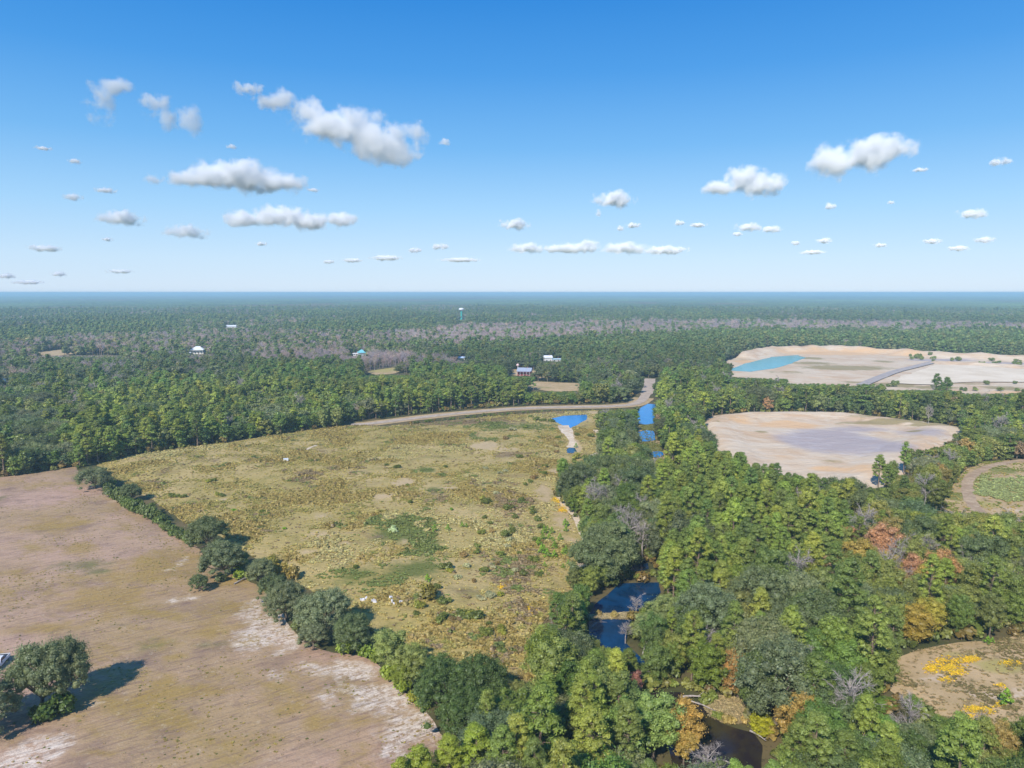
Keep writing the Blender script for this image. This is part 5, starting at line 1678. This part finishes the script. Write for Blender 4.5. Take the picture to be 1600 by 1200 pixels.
def boxes(lst):
    """Vertices and faces of many boxes (x0, x1, y0, y1, z0, z1)."""
    V, F = [], []
    for (x0, x1, y0, y1, z0, z1) in lst:
        k = len(V)
        V += [(x0, y0, z0), (x1, y0, z0), (x1, y1, z0), (x0, y1, z0), (x0, y0, z1), (x1, y0, z1), (x1, y1, z1), (x0, y1, z1)]
        F += [(k, k + 3, k + 2, k + 1), (k + 4, k + 5, k + 6, k + 7), (k, k + 1, k + 5, k + 4), (k + 1, k + 2, k + 6, k + 5), (k + 2, k + 3, k + 7, k + 6), (k + 3, k, k + 4, k + 7)]
    return V, F


def empty(name, x, y, z, rz, label, cat, group=None, s=1.0):
    e = bpy.data.objects.new(name, None); col.objects.link(e)
    e.location = (x, y, z); e.rotation_euler = (0, 0, rz); e.scale = (s, s, s)
    tag(e, label, cat, group)
    return e


def part(name, vf, mat, parent, loc=None, smooth=False, bev=0.0):
    o = add_obj(name, mesh_from(name, vf[0], vf[1], mat, smooth), parent)
    if loc: o.location = loc
    if bev:
        b = o.modifiers.new('bevel', 'BEVEL'); b.width = bev; b.segments = 2
    return o


GLASS = plain('window_glass', (.03, .04, .05), .08)
WHITEP = plain('white_paint', (.8, .8, .8), .35, 0, .03)
DARKP = plain('black_plastic', (.02, .022, .028), .5)
TYRE = plain('tyre_rubber', (.025, .025, .025), .85)
CHROME = plain('bright_metal', (.6, .6, .62), .25, .9)


def prism(profile, x0, x1, inset=0.0):
    """Side profile (y, z) drawn across the width x0..x1; inset narrows the upper points."""
    n = len(profile)
    zs_ = [p[1] for p in profile]; zm = max(zs_); zl = min(zs_)
    V = []
    for side in (0, 1):
        for (y, z) in profile:
            k = inset * (z - zl) / max(zm - zl, 1e-6)
            V.append(((x0 + k) if side == 0 else (x1 - k), y, z))
    F = [tuple(range(n))[::-1], tuple(range(n, 2 * n))]
    for i in range(n):
        j = (i + 1) % n
        F.append((i, j, n + j, n + i))
    F = [f[::-1] for f in F]
    return V, F


def wheel(parent, x, y, r=.38, w=.26):
    V, F = [], []
    n = 20
    for s_ in (-w / 2, w / 2):
        for i in range(n):
            a = i * 2 * math.pi / n
            V.append((x + s_, y + r * math.cos(a), r + r * math.sin(a)))
    F = [tuple(range(n)), tuple(range(n, 2 * n))[::-1]] + [(i, (i + 1) % n, n + (i + 1) % n, n + i)[::-1] for i in range(n)]
    o = part('wheel', (V, F), TYRE, parent)
    V2 = [(x + s_ * 1.06, y + r * .58 * math.cos(i * 2 * math.pi / n), r + r * .58 * math.sin(i * 2 * math.pi / n)) for s_ in (-w / 2, w / 2) for i in range(n)]
    part('rim', (V2, F), CHROME, o)


# white pickup at the edge of the tilled field; its nose points to the viewer, local +y is the tail
tx, ty = G(-2, 1043)
A = (np.array([tx]), np.array([ty]))
pk = empty('pickup_truck', tx, ty, float(z_field(A[0], A[1], FIELD)[0]), math.radians(12), 'white pickup truck with black bed and dark windscreen parked in the tilled field', 'pickup truck')
W2 = .98
part('body', prism([(-2.85, .55), (-2.85, .95), (-2.75, 1.08), (-1.25, 1.18), (-1.15, 1.14), (.95, 1.14), (.95, .5), (-.1, .42), (-1.3, .42), (-1.45, .8), (-2.1, .8), (-2.3, .5)], -W2, W2, .04), WHITEP, pk, bev=.05)
part('cab', prism([(-1.3, 1.13), (-.55, 1.78), (-.35, 1.84), (.65, 1.84), (.85, 1.76), (.98, 1.13)], -W2 + .05, W2 - .05, .14), WHITEP, pk, bev=.05)
part('windscreen', ([(-.80, -1.29, 1.17), (.80, -1.29, 1.17), (.70, -.60, 1.765), (-.70, -.60, 1.765)], [(0, 1, 2, 3)]), GLASS, pk)
part('rear_window', ([(-.68, .885, 1.71), (.68, .885, 1.71), (.78, .995, 1.2), (-.78, .995, 1.2)], [(3, 2, 1, 0)]), GLASS, pk)
for sx in (-1, 1):
    part('side_window', ([(sx * .925, -1.0, 1.2), (sx * .925, .0, 1.2), (sx * .83, .0, 1.74), (sx * .83, -.5, 1.74)], [(0, 1, 2, 3)] if sx > 0 else [(3, 2, 1, 0)]), GLASS, pk)
    part('side_window', ([(sx * .925, .08, 1.2), (sx * .925, .86, 1.2), (sx * .83, .72, 1.74), (sx * .83, .08, 1.74)], [(0, 1, 2, 3)] if sx > 0 else [(3, 2, 1, 0)]), GLASS, pk)
    part('mirror', boxes([(sx * 1.0 - .02, sx * 1.0 + .22 * sx if sx > 0 else -1.0 + .02, -1.0, -.9, 1.1, 1.3)] if sx > 0 else [(-1.22, -1.0, -1.0, -.9, 1.1, 1.3)]), DARKP, pk)
    part('headlight', boxes([(sx * .78 - .14, sx * .78 + .14, -2.9, -2.82, .72, .9)]), CHROME, pk)
    part('tail_light', boxes([(sx * .9 - .07, sx * .9 + .07, 2.86, 2.9, .75, 1.05)]), plain('red_lens', (.4, .02, .02), .3), pk)
    wheel(pk, sx * .84, -1.78); wheel(pk, sx * .84, 1.85)
part('bed', boxes([(-W2, -W2 + .1, 1.0, 2.86, .55, 1.16), (W2 - .1, W2, 1.0, 2.86, .55, 1.16), (-W2 + .1, W2 - .1, 1.0, 1.08, .55, 1.15), (-W2 + .1, W2 - .1, 1.08, 2.78, .55, .62)]), WHITEP, pk)
part('tailgate', boxes([(-W2 + .1, W2 - .1, 2.78, 2.86, .6, 1.15)]), WHITEP, pk)
part('bed_cover', boxes([(-W2 + .12, W2 - .12, 1.1, 2.74, 1.02, 1.08)]), DARKP, pk)
part('grille', boxes([(-.6, .6, -2.9, -2.84, .62, .92)]), DARKP, pk)
part('front_bumper', boxes([(-W2, W2, -3.0, -2.86, .42, .62)]), CHROME, pk, bev=.02)


def house(u, v, w, d, h, roof_c, wall_c, label, rz=0.0, hip=True, roof_h=2.2, porch=False, cat='house'):
    x, y = G(u, v)
    e = empty('house' if cat == 'house' else cat, x, y, 0.0, rz, label, cat)
    wm = plain('wall_paint', wall_c, .7, 0, .06, .8); rm = plain('roof_metal', roof_c, .45, 0, .06, .6)
    part('wall', boxes([(-w / 2, w / 2, -d / 2, d / 2, 0, h)]), wm, e)
    ov = .7
    X0, X1, Y0, Y1 = -w / 2 - ov, w / 2 + ov, -d / 2 - ov, d / 2 + ov
    rl = d / 2 if hip else 0
    V = [(X0, Y0, h + .003), (X1, Y0, h + .003), (X1, Y1, h + .003), (X0, Y1, h + .003), (X0 + rl, 0, h + roof_h), (X1 - rl, 0, h + roof_h)]
    F = [(0, 1, 5, 4), (1, 2, 5), (2, 3, 4, 5), (3, 0, 4), (0, 3, 2, 1)]
    rf = part('roof', (V, F), rm, e)
    part('chimney', boxes([(w * .18, w * .18 + .8, -.4, .4, h + roof_h * .3, h + roof_h + .7)]), plain('chimney_brick', (.3, .16, .12), .8), rf)
    n = max(2, int(w / 3.2))
    for i in range(n):
        cx = -w / 2 + (i + .5) * w / n
        if i == n // 2:
            part('door', boxes([(cx - .5, cx + .5, -d / 2 - .06, -d / 2 + .03, .1, 2.2)]), plain('door_paint', (.2, .12, .08), .6), e)
        else:
            wi = part('window', boxes([(cx - .7, cx + .7, -d / 2 - .05, -d / 2 + .03, 1.0, 2.2)]), WHITEP, e)
            part('pane', boxes([(cx - .6, cx + .6, -d / 2 - .08, -d / 2 - .052, 1.1, 2.1)]), GLASS, wi)
    if porch:
        po = part('porch', boxes([(-w / 2, w / 2, -d / 2 - 3.2, -d / 2 - .75, h - .25, h - .1)]), rm, e)
        for k in range(5):
            px_ = -w / 2 + .2 + k * (w - .4) / 4
            part('post', boxes([(px_ - .09, px_ + .09, -d / 2 - 3.1, -d / 2 - 2.9, 0, h - .25)]), WHITEP, po)
    return e


house(310, 553, 15, 12, 5.5, (.75, .77, .78), (.7, .68, .62), 'large white roofed house among grey woods on the far side', .15, True, 4.0, True)
house(292, 555, 9, 5, 2.6, (.7, .7, .68), (.5, .46, .4), 'long low shed with pale roof before the large white roofed house', .1, False, 1.2)
house(565, 556, 8, 8, 4.0, (.22, .62, .72), (.4, .44, .45), 'small house with turquoise roof among leafless woods', .5, True, 3.6)
house(555.5, 556, 5, 4, 2.6, (.75, .74, .78), (.6, .6, .6), 'tiny white hut beside the turquoise roofed house', .1, False, 1.0)
house(856, 565, 8, 7, 4.5, (.78, .8, .84), (.68, .68, .68), 'white roofed house between dark trees behind the marsh', .2, False, 2.4)
house(869, 565, 9, 5, 2.6, (.5, .66, .74), (.5, .5, .5), 'low pale blue roof next to the white roofed house', .1, False, 1.0)
house(825, 566, 5, 4, 3.4, (.78, .78, .8), (.7, .7, .7), 'small white cabin in the pines above the barn', .3, False, 1.4)
house(362, 513, 20, 10, 4.5, (.8, .82, .86), (.7, .7, .7), 'far white building among the northern woods', .2, False, 2.4)
house(721, 564, 7, 5, 3.4, (.46, .6, .82), (.7, .66, .5), 'little pale blue roof beside the orange tree', .1, False, 1.6)
house(3, 602, 14, 8, 3.6, (.78, .8, .84), (.6, .6, .6), 'white roof peeping from the woods at the western edge', .2, False, 2.2)
# dark red barn with a grey blue roof in the yard
house(820, 587, 12, 9, 4.6, (.34, .38, .46), (.30, .06, .07), 'dark red barn with slate blue roof in the sandy yard', -.2, False, 2.8, True, 'barn')
bx, by = G(809, 586)
tk = empty('water_tank', bx, by, 0, 0, 'round pink and white tank on a pale post beside the barn', 'water tank')
rr_ = 1.4
v_, f_ = ICO1
part('tank', ((v_ * rr_ + np.array([0, 0, 9.2])).tolist(), f_.tolist()), plain('tank_pink', (.72, .5, .46), .5, 0, .2, 1), tk, smooth=True)
part('post', boxes([(-.35, .35, -.35, .35, 0, 8.2)]), plain('pale_post', (.6, .52, .4), .7), tk)

# ------ water tower far off: white tank on a green stem
wx, wy = G(721, 500)
wt = empty('water_tower', wx, wy, 0, 0, 'white water tower on a green stem rising over the far forest', 'water tower')


def lathe(prof, n=24):
    V, F = [], []
    for (r, z) in prof:
        for i in range(n):
            a = 2 * math.pi * i / n
            V.append((r * math.cos(a), r * math.sin(a), z))
    for k in range(len(prof) - 1):
        for i in range(n):
            F.append((k * n + i, k * n + (i + 1) % n, (k + 1) * n + (i + 1) % n, (k + 1) * n + i))
    return V, F


part('tank', lathe([(2.2, 25.2), (5.4, 26.6), (6.6, 28.6), (6.6, 30.6), (5.0, 32.2), (2.2, 33.0), (.05, 33.2)]), plain('tower_white', (.85, .84, .84), .4, 0, .03), wt, smooth=True)
part('stem', lathe([(3.6, 0), (2.6, 4), (2.3, 20), (2.2, 25.1)]), plain('tower_green', (.03, .42, .34), .5, 0, .05), wt, smooth=True)

# ------ white crate in the meadow and the white rubble near the oak shadow
x, y = G(447, 726)
z = float(meadow_h(np.array([x]), np.array([y]))[0])
bxo = empty('storage_crate', x, y, z, .35, 'white box standing alone in the upper meadow', 'crate')
part('shell', boxes([(-1.0, 1.0, -.75, .75, 0, 1.05)]), WHITEP, bxo, bev=.04)
part('lid', boxes([(-1.05, 1.05, -.8, .8, 1.055, 1.13)]), WHITEP, bxo, bev=.02)
RB = [(569, 940, 'white rubble pile nearest the hedge oaks'), (586, 945, 'widest white rubble pile in the meadow'), (611, 948, 'white rubble pile with a dark hollow'), (612, 941, 'small broken white slab behind the hollow pile'), (629, 948, 'white rubble pile nearest the round shrub')]
random.seed(3)
RM = plain('white_rubble', (.72, .7, .72), .7, 0, .15)
for (u, v, lb) in RB:
    x, y = G(u, v); z = float(meadow_h(np.array([x]), np.array([y]))[0])
    e = empty('rubble_pile', x, y, z, random.uniform(0, 3), lb, 'rubble', 'rubble left in the meadow')
    for k in range(5):
        cx, cy2 = random.gauss(0, .45), random.gauss(0, .4); s_ = random.uniform(.14, .32)
        V, F = boxes([(-s_, s_, -s_ * .6, s_ * .6, -.15, random.uniform(.12, .4))])
        a = random.uniform(0, 3.1)
        V = [(cx + p[0] * math.cos(a) - p[1] * math.sin(a) + random.uniform(-.06, .06), cy2 + p[0] * math.sin(a) + p[1] * math.cos(a), p[2] + .25 * p[0] + .1 * k) for p in V]
        part('slab', (V, F), RM, e)


# ------ fallen trees
def fallen(u0, v0, u1, v1, r, label, z=.25, br=5, mat=DEADWOOD):
    x0, y0 = G(u0, v0); x1, y1 = G(u1, v1)
    e = empty('fallen_tree', x0, y0, z, 0, label, 'fallen tree', 'fallen dead trees')
    T = Build(); d = np.array([x1 - x0, y1 - y0, 0]); ln = np.linalg.norm(d)
    R = np.random.default_rng(int(u0))
    mid = d / 2 + np.array([0, 0, .35]); 
    tube(T, [(0, 0, 0), mid, d + np.array([0, 0, .3])], [r, r * .75, r * .3], 6)
    o = add_obj('trunk', T.mesh('trunk', [mat]), e)
    for k in range(br):
        t = R.uniform(.35, .95)
        s0 = d * t + np.array([0, 0, .3]); e1 = s0 + unit(d / ln * .6 + R.normal(size=3) * .8) * R.uniform(.8, 2.0); e1[2] = abs(e1[2]) + .1
        B_ = Build(); tube(B_, [s0, e1], [r * .35, r * .12], 4)
        add_obj('branch', B_.mesh('branch', [mat]), e)


fallen(366, 914, 402, 898, .22, 'white dead limb lying at the foot of the wide grey oak', .3, 9)
fallen(1062, 1092, 1100, 1094, .25, 'pale fallen trunk at the head of the brown pond', .4, 2)
fallen(1080, 1098, 1118, 1116, .16, 'thin pale log along the brown pond bank', .3, 2)
fallen(1117, 1188, 1150, 1200, .16, 'bleached log lying in the brown water', .2, 1)
fallen(1172, 1146, 1196, 1164, .18, 'bleached trunk slanting down to the brown pond', .5, 3)
fallen(1004, 1030, 1010, 1012, .2, 'short leaning dead trunk beside the second dark pool', 1.0, 2)
fallen(925, 985, 936, 978, .16, 'bare white branches at the rim of the second dark pool', .8, 6)
fallen(862, 1022, 880, 1000, .2, 'white leafless trunk leaning from the bank woods towards the meadow', 2.5, 6)
fallen(1462, 690, 1480, 688, .2, 'grey fallen trunk at the corner of the grey sand pit', .4, 2)

# ------------------------------------------------------------------ the air
m, N, L = new_mat('haze')
out = N.new('ShaderNodeOutputMaterial'); pv = N.new('ShaderNodeVolumePrincipled')
pv.inputs['Color'].default_value = HAZE_COL
pv.inputs['Density'].default_value = HAZE_DENS
pv.inputs['Anisotropy'].default_value = 0.0
L.new(pv.outputs[0], out.inputs['Volume'])
V, F = boxes([(-66000, 66000, -3500, 66000, -6, 79)])
hz = add_obj('haze', mesh_from('haze', V, F, m))
tag(hz, kind='stuff')

# ------------------------------------------------------------------ clouds
# Each cloud is a body of vapour (a volume) 1.2 km above the ground at its own distance.
CLOUD_ALT = 1300.0


def make_cloud(blobs, label, seed, dens=1.0, wisp=0.0, group='small fair weather clouds'):
    """blobs: (u, v, half width px, half height px) on the photograph."""
    us = sum(b[0] for b in blobs) / len(blobs)
    vs = sum(b[1] for b in blobs) / len(blobs)
    a = (us - 800) / FPX
    b_ = (600 - vs) / FPX
    dy = math.cos(PITCH) + b_ * math.sin(PITCH)
    dz = -math.sin(PITCH) + b_ * math.cos(PITCH)
    t = (CLOUD_ALT - CAM_H) / dz
    t = min(t, 60000)
    O = Vector((a * t, dy * t, CAM_H + dz * t))
    s = t / FPX                       # metres per pixel there
    # local frame: x right, y away, z up
    P = []
    for (u, v, hw, hh) in blobs:
        P.append((Vector(((u - us) * s, random.uniform(-.3, .3) * hw * s * .5, -(v - vs) * s)), Vector((hw * s * 1.2, hw * s * 0.72, hh * s * 1.15))))
    S = max(max(p[1].x for p in P), 1)
    lo = [min(p[0][i] - p[1][i] * 1.35 for p in P) for i in range(3)]
    hi = [max(p[0][i] + p[1][i] * 1.35 for p in P) for i in range(3)]
    vv = [(x, y, z) for x in (lo[0], hi[0]) for y in (lo[1], hi[1]) for z in (lo[2], hi[2])]
    ff = [(0, 1, 3, 2), (4, 6, 7, 5), (0, 4, 5, 1), (2, 3, 7, 6), (0, 2, 6, 4), (1, 5, 7, 3)]
    m, N, L = new_mat('cloud_vapour')
    out = N.new('ShaderNodeOutputMaterial')
    pv = N.new('ShaderNodeVolumePrincipled')
    pv.inputs['Color'].default_value = (1, 1, 1, 1)
    pv.inputs['Anisotropy'].default_value = -0.55
    tc = N.new('ShaderNodeTexCoord')
    p = tc.outputs['Object']
    hpx = max(min(b[3] for b in blobs), 1.5)
    hh_m = sum(b[3] for b in blobs) / len(blobs) * s
    nz = N.new('ShaderNodeTexNoise')
    nz.noise_dimensions = '4D'
    nz.inputs['W'].default_value = seed * 3.7
    nz.inputs['Scale'].default_value = 1.0 / (hh_m * 1.5)
    nz.inputs['Detail'].default_value = 7
    nz.inputs['Roughness'].default_value = 0.64
    L.new(p, nz.inputs['Vector'])
    best = None
    for (c, r) in P:
        d = nvmath(N, L, 'SUBTRACT', p, tuple(c))
        d = nvmath(N, L, 'DIVIDE', d.outputs[0], tuple(r))
        ln = nvmath(N, L, 'LENGTH', d.outputs[0]).outputs['Value']
        f = nmath(N, L, 'SUBTRACT', 1.0, ln)
        best = f if best is None else nmath(N, L, 'SMOOTH_MAX', best, f, 0.4)
    amp = 2.8 + wisp * 1.5
    k = nmath(N, L, 'SUBTRACT', nz.outputs[0], 0.5 + wisp * 0.06)
    k = nmath(N, L, 'MULTIPLY', k, amp)
    f = nmath(N, L, 'ADD', best, k)
    f = nramp(N, L, f, 0.0, 0.7)
    edge = nramp(N, L, best, -0.33, -0.1)
    f = nmath(N, L, 'MULTIPLY', f, edge)
    f = nmath(N, L, 'MULTIPLY', f, dens * 2.7 / hh_m)
    L.new(f, pv.inputs['Density'])
    L.new(pv.outputs[0], out.inputs['Volume'])
    o = add_obj('cloud', mesh_from('cloud', vv, ff, m))
    o.location = O
    o.rotation_euler = (0, 0, -math.atan2(a, dy))
    tag(o, label, 'cloud', group)
    return o


BIG = [
    ([(445, 165, 25, 16), (480, 180, 30, 20), (525, 200, 45, 28), (575, 212, 50, 28), (610, 228, 38, 24), (645, 205, 22, 18), (590, 182, 16, 12)], 'largest white cloud, long and drifting down to a ragged knob', 1.0, .2),
    ([(385, 140, 22, 10), (415, 158, 24, 10)], 'ragged strip of cloud trailing off the largest cloud', .5, .8),
    ([(155, 160, 20, 32), (180, 135, 26, 12), (152, 185, 16, 12)], 'crescent shaped thin white cloud high over the woods', .6, .6),
    ([(240, 160, 26, 14), (255, 185, 28, 16)], 'torn thin cloud beside the crescent shaped cloud', .45, .9),
    ([(290, 190, 22, 24)], 'small round cloud next to the torn thin cloud', .6, .5),
    ([(300, 280, 26, 14), (340, 276, 40, 20), (385, 275, 45, 22), (435, 283, 36, 14)], 'flat based white cloud with puffy top and grey underside', 1.2, .1),
    ([(245, 282, 16, 10), (272, 275, 9, 9)], 'two faint puffs beside the flat based cloud', .4, .6),
    ([(385, 342, 28, 12), (430, 338, 40, 15), (480, 345, 40, 13), (530, 342, 26, 11)], 'long low cloud with a blue grey base', 1.0, .3),
    ([(188, 341, 30, 11)], 'wedge shaped small cloud low above the left woods'.replace(' left', ' western'), .8, .3),
    ([(290, 362, 32, 10)], 'thin pale cloud under the wedge shaped cloud', .5, .5),
    ([(1130, 292, 28, 12), (1155, 284, 28, 22), (1190, 288, 30, 18)], 'white cloud with two humps beside the brightest cloud', 1.1, .2),
    ([(1310, 250, 34, 28), (1345, 245, 40, 24), (1385, 236, 32, 18)], 'brightest white cloud, slanting upwards over the sand pits', 1.3, .1),
    ([(958, 312, 27, 12)], 'dome shaped white cloud over the middle woods', 1.1, .2),
    ([(803, 351, 20, 8)], 'small oval cloud beyond the dome shaped cloud', .9, .3),
    ([(823, 388, 26, 7)], 'low bank of cloud, first of the row above the horizon', .7, .3),
    ([(893, 388, 36, 7), (920, 382, 14, 7)], 'low bank of cloud with a raised end, second in the horizon row', .7, .3),
    ([(975, 388, 32, 8)], 'low bank of cloud, third in the horizon row', .7, .3),
    ([(1038, 391, 30, 6)], 'low bank of cloud, last in the horizon row', .7, .3),
    ([(1168, 355, 17, 6)], 'small flat cloud above a second flat cloud', .8, .3),
    ([(1203, 358, 15, 5)], 'small flat cloud beside its brighter twin', .8, .3),
    ([(1518, 334, 18, 7)], 'slanting small cloud above the far grassy pit', .8, .3),
    ([(1562, 253, 13, 6)], 'tiny wisp of cloud near the brightest cloud', .6, .4),
]
for i, (bl, lb, dn, wi) in enumerate(BIG):
    make_cloud(bl, lb, i + 1, dn, wi, 'clouds drifting over the woods')
SMALL = [(113, 308, 12, 6), (70, 388, 20, 5), (8, 431, 12, 4), (90, 428, 10, 4), (45, 441, 18, 3), (168, 374, 8, 3), (188, 424, 16, 3), (362, 229, 7, 4),
         (68, 232, 11, 3), (687, 385, 12, 5), (648, 391, 9, 4), (603, 403, 22, 4), (550, 407, 14, 3), (720, 406, 26, 3), (513, 409, 8, 3), (408, 381, 9, 3),
         (989, 352, 11, 4), (970, 357, 6, 4), (1090, 352, 12, 3), (1061, 348, 8, 4), (1297, 322, 8, 5), (1288, 376, 12, 4), (1375, 383, 9, 3),
         (1457, 377, 13, 4), (1538, 375, 12, 5), (1497, 388, 14, 4), (1152, 366, 7, 3), (1392, 316, 5, 3), (1437, 265, 10, 3), (695, 222, 8, 6),
         (490, 297, 9, 3), (1270, 394, 16, 3), (936, 333, 4, 6), (117, 252, 10, 4), (1243, 380, 6, 3), (165, 297, 14, 4)]
BN = ['the largest cloud', 'the ragged strip', 'the crescent cloud', 'the torn cloud', 'the small round cloud', 'the flat based puffy cloud', 'the two faint puffs', 'the long low cloud', 'the wedge shaped cloud', 'the thin pale cloud',
      'the two humped cloud', 'the brightest cloud', 'the dome shaped cloud', 'the small oval cloud', 'the first horizon bank', 'the second horizon bank', 'the third horizon bank', 'the last horizon bank', 'the flat cloud', 'the bright twin cloud', 'the slanting cloud', 'the tiny wisp']
seen_c = {}
for i, b in enumerate(SMALL):
    cs = [(sum(q[0] for q in g[0]) / len(g[0]), sum(q[1] for q in g[0]) / len(g[0])) for g in BIG]
    k = min(range(len(cs)), key=lambda j: math.hypot(cs[j][0] - b[0], cs[j][1] - b[1]))
    dx, dy_ = b[0] - cs[k][0], b[1] - cs[k][1]
    dr = ('below' if dy_ > 0 else 'above') if abs(dy_) > abs(dx) * .6 else ('east of' if dx > 0 else 'west of')
    key = (dr, k)
    seen_c[key] = seen_c.get(key, 0) + 1
    nth = ['', 'second ', 'third ', 'fourth ', 'fifth ', 'sixth '][seen_c[key] - 1]
    kind_ = 'faint wisp of cloud' if b[1] < 310 else 'small puff of cloud'
    make_cloud([b], '%s%s %s %s' % (nth, kind_, dr, BN[k]), 40 + i, 0.55 if b[1] < 310 else .75, .4, 'faint high wisps of cloud' if b[1] < 310 else 'small low clouds above the horizon')

# ------------------------------------------------------------------ what sets each tree and shrub apart
MARKS = [('the white pickup', -2, 1043), ('the lone field oak', 66, 1112), ('the corner oak of the tilled field', 148, 764), ('the tallest hedge oak', 326, 862), ('the palest hedge oak', 508, 992),
         ('the pale feathery hedge trees', 628, 1060), ('the darkest hedge oaks', 720, 1130), ('the white crate', 447, 726), ('the white rubble', 600, 945), ('the green patch of meadow', 650, 895), ('the blue meadow pond', 890, 655), ('the meadow puddle', 893, 704),
         ('the bend of the white path', 885, 790), ('the widest part of the white path', 914, 832), ('the yellow flowers by the path', 880, 790), ('the black pool', 985, 930), ('the second dark pool', 955, 1000), ('the grassy dam', 950, 965),
         ('the head of the brown pond', 1040, 1090), ('the brown pond', 1110, 1160), ('the dry grass bank', 1140, 1108), ('the tawny cypress', 1065, 1178), ('the pale willow', 1010, 1010), ('the big grey bare tree', 985, 860), ('the blue pond below the road', 1012, 648),
         ('the small round creek pond', 1025, 711), ('the gravel road end', 1005, 622), ('the near sand pit tip', 1372, 764), ('the near sand pit', 1240, 735), ('the corner of the near pit', 1095, 664), ('the pit rim snag', 1450, 668), ('the flat topped pine', 1462, 624),
         ('the curved dirt track', 1520, 790), ('the track clearing', 1470, 780), ('the russet trees', 1345, 880), ('the golden brown tree', 1428, 1004), ('the haul road', 1400, 582), ('the far pit bank', 1520, 564), ('the turquoise pool', 1200, 570), ('the far pit corner', 1590, 608), ('the flower clearing', 1395, 1045), ('the big yellow flower drift', 1478, 1042), ('the broom like dead tree', 1262, 1094),
         ('the pink grey bare tree', 1208, 958), ('the pit edge pines', 1380, 770), ('the pale magnolia like tree', 1020, 1190), ('the dead pine spar', 1418, 1178), ('the pine stand snag', 1085, 812), ('the meadow round shrub', 668, 945), ('the silvery meadow shrub', 612, 836),
         ('the meadow foot', 800, 1040), ('the bottom corner of the field', 640, 1172), ('the meadow sand patch', 630, 760), ('the reddish tree', 985, 1108), ('the white forked snag', 1481, 838), ('the lone clearing pine', 1571, 1108), ('the bright yellow tree', 1190, 1150)]
MW = np.array([G(a[1], min(a[2], 1195)) for a in MARKS])
ORD = ['nearest', 'second', 'third', 'fourth', 'fifth', 'sixth', 'seventh', 'eighth', 'ninth', 'tenth', 'eleventh', 'twelfth', 'thirteenth', 'fourteenth', 'fifteenth', 'sixteenth', 'seventeenth', 'eighteenth', 'nineteenth', 'twentieth', 'twenty-first', 'twenty-second', 'twenty-third', 'twenty-fourth', 'twenty-fifth', 'twenty-sixth', 'twenty-seventh', 'twenty-eighth', 'twenty-ninth', 'thirtieth', 'thirty-first', 'thirty-second', 'thirty-third', 'thirty-fourth', 'thirty-fifth', 'thirty-sixth', 'thirty-seventh', 'thirty-eighth', 'thirty-ninth', 'fortieth']
DIRS = ['east of', 'northeast of', 'north of', 'northwest of', 'west of', 'southwest of', 'south of', 'southeast of']
used = {}


def colour_word(t):
    r, g, b = t
    if r > g * 1.45: return 'rust brown'
    if r > g * 1.08: return 'tawny'
    if r > g * .93 and b > g * .72: return 'greyish'
    if b > g * .55: return 'grey green'
    if g > .17 and b < g * .3: return 'yellow green'
    if g > .16: return 'light green'
    if g < .09: return 'dark green'
    return 'mid green' if r < g * .86 else 'olive green'


rows = []
for (k, r, x, y, t, hs) in SINGLES[N_HERO:]:
    sz = 'tall ' if hs > 1.18 else ('low ' if hs < .72 else '')
    w_ = {'pine': 'pine', 'broad': 'leafy tree', 'oak': 'live oak', 'bare': 'leafless tree'}[k]
    rows.append((r, x, y, sz + (colour_word(t) + ' ' if k != 'bare' else 'grey ') + w_))
for (nm, o, x, y, t, s) in PLANTS:
    sz = 'large ' if s > 1.9 else ('tiny ' if s < .8 else '')
    rows.append((o, x, y, sz + colour_word(t) + (' shrub' if nm == 'shrub' else ' young pine')))
groups_ = {}
for (o, x, y, desc) in rows:
    dd_ = np.hypot(MW[:, 0] - x, MW[:, 1] - y)
    for i in np.argsort(dd_)[:1]:
        a = math.atan2(y - MW[i, 1], x - MW[i, 0])
        dr = DIRS[int(round(a / (math.pi / 4))) % 8]
        groups_.setdefault((desc, dr, int(i)), []).append((dd_[i], o))
for (desc, dr, i), lst in groups_.items():
    lst.sort(key=lambda q: q[0])
    for n_, (_, o) in enumerate(lst):
        od = ORD[min(n_, len(ORD) - 1)]
        if len(lst) == 1:
            o['label'] = '%s growing %s %s' % (desc, dr, MARKS[i][0])
        else:
            o['label'] = '%s, %s one %s %s' % (desc, od, dr, MARKS[i][0])
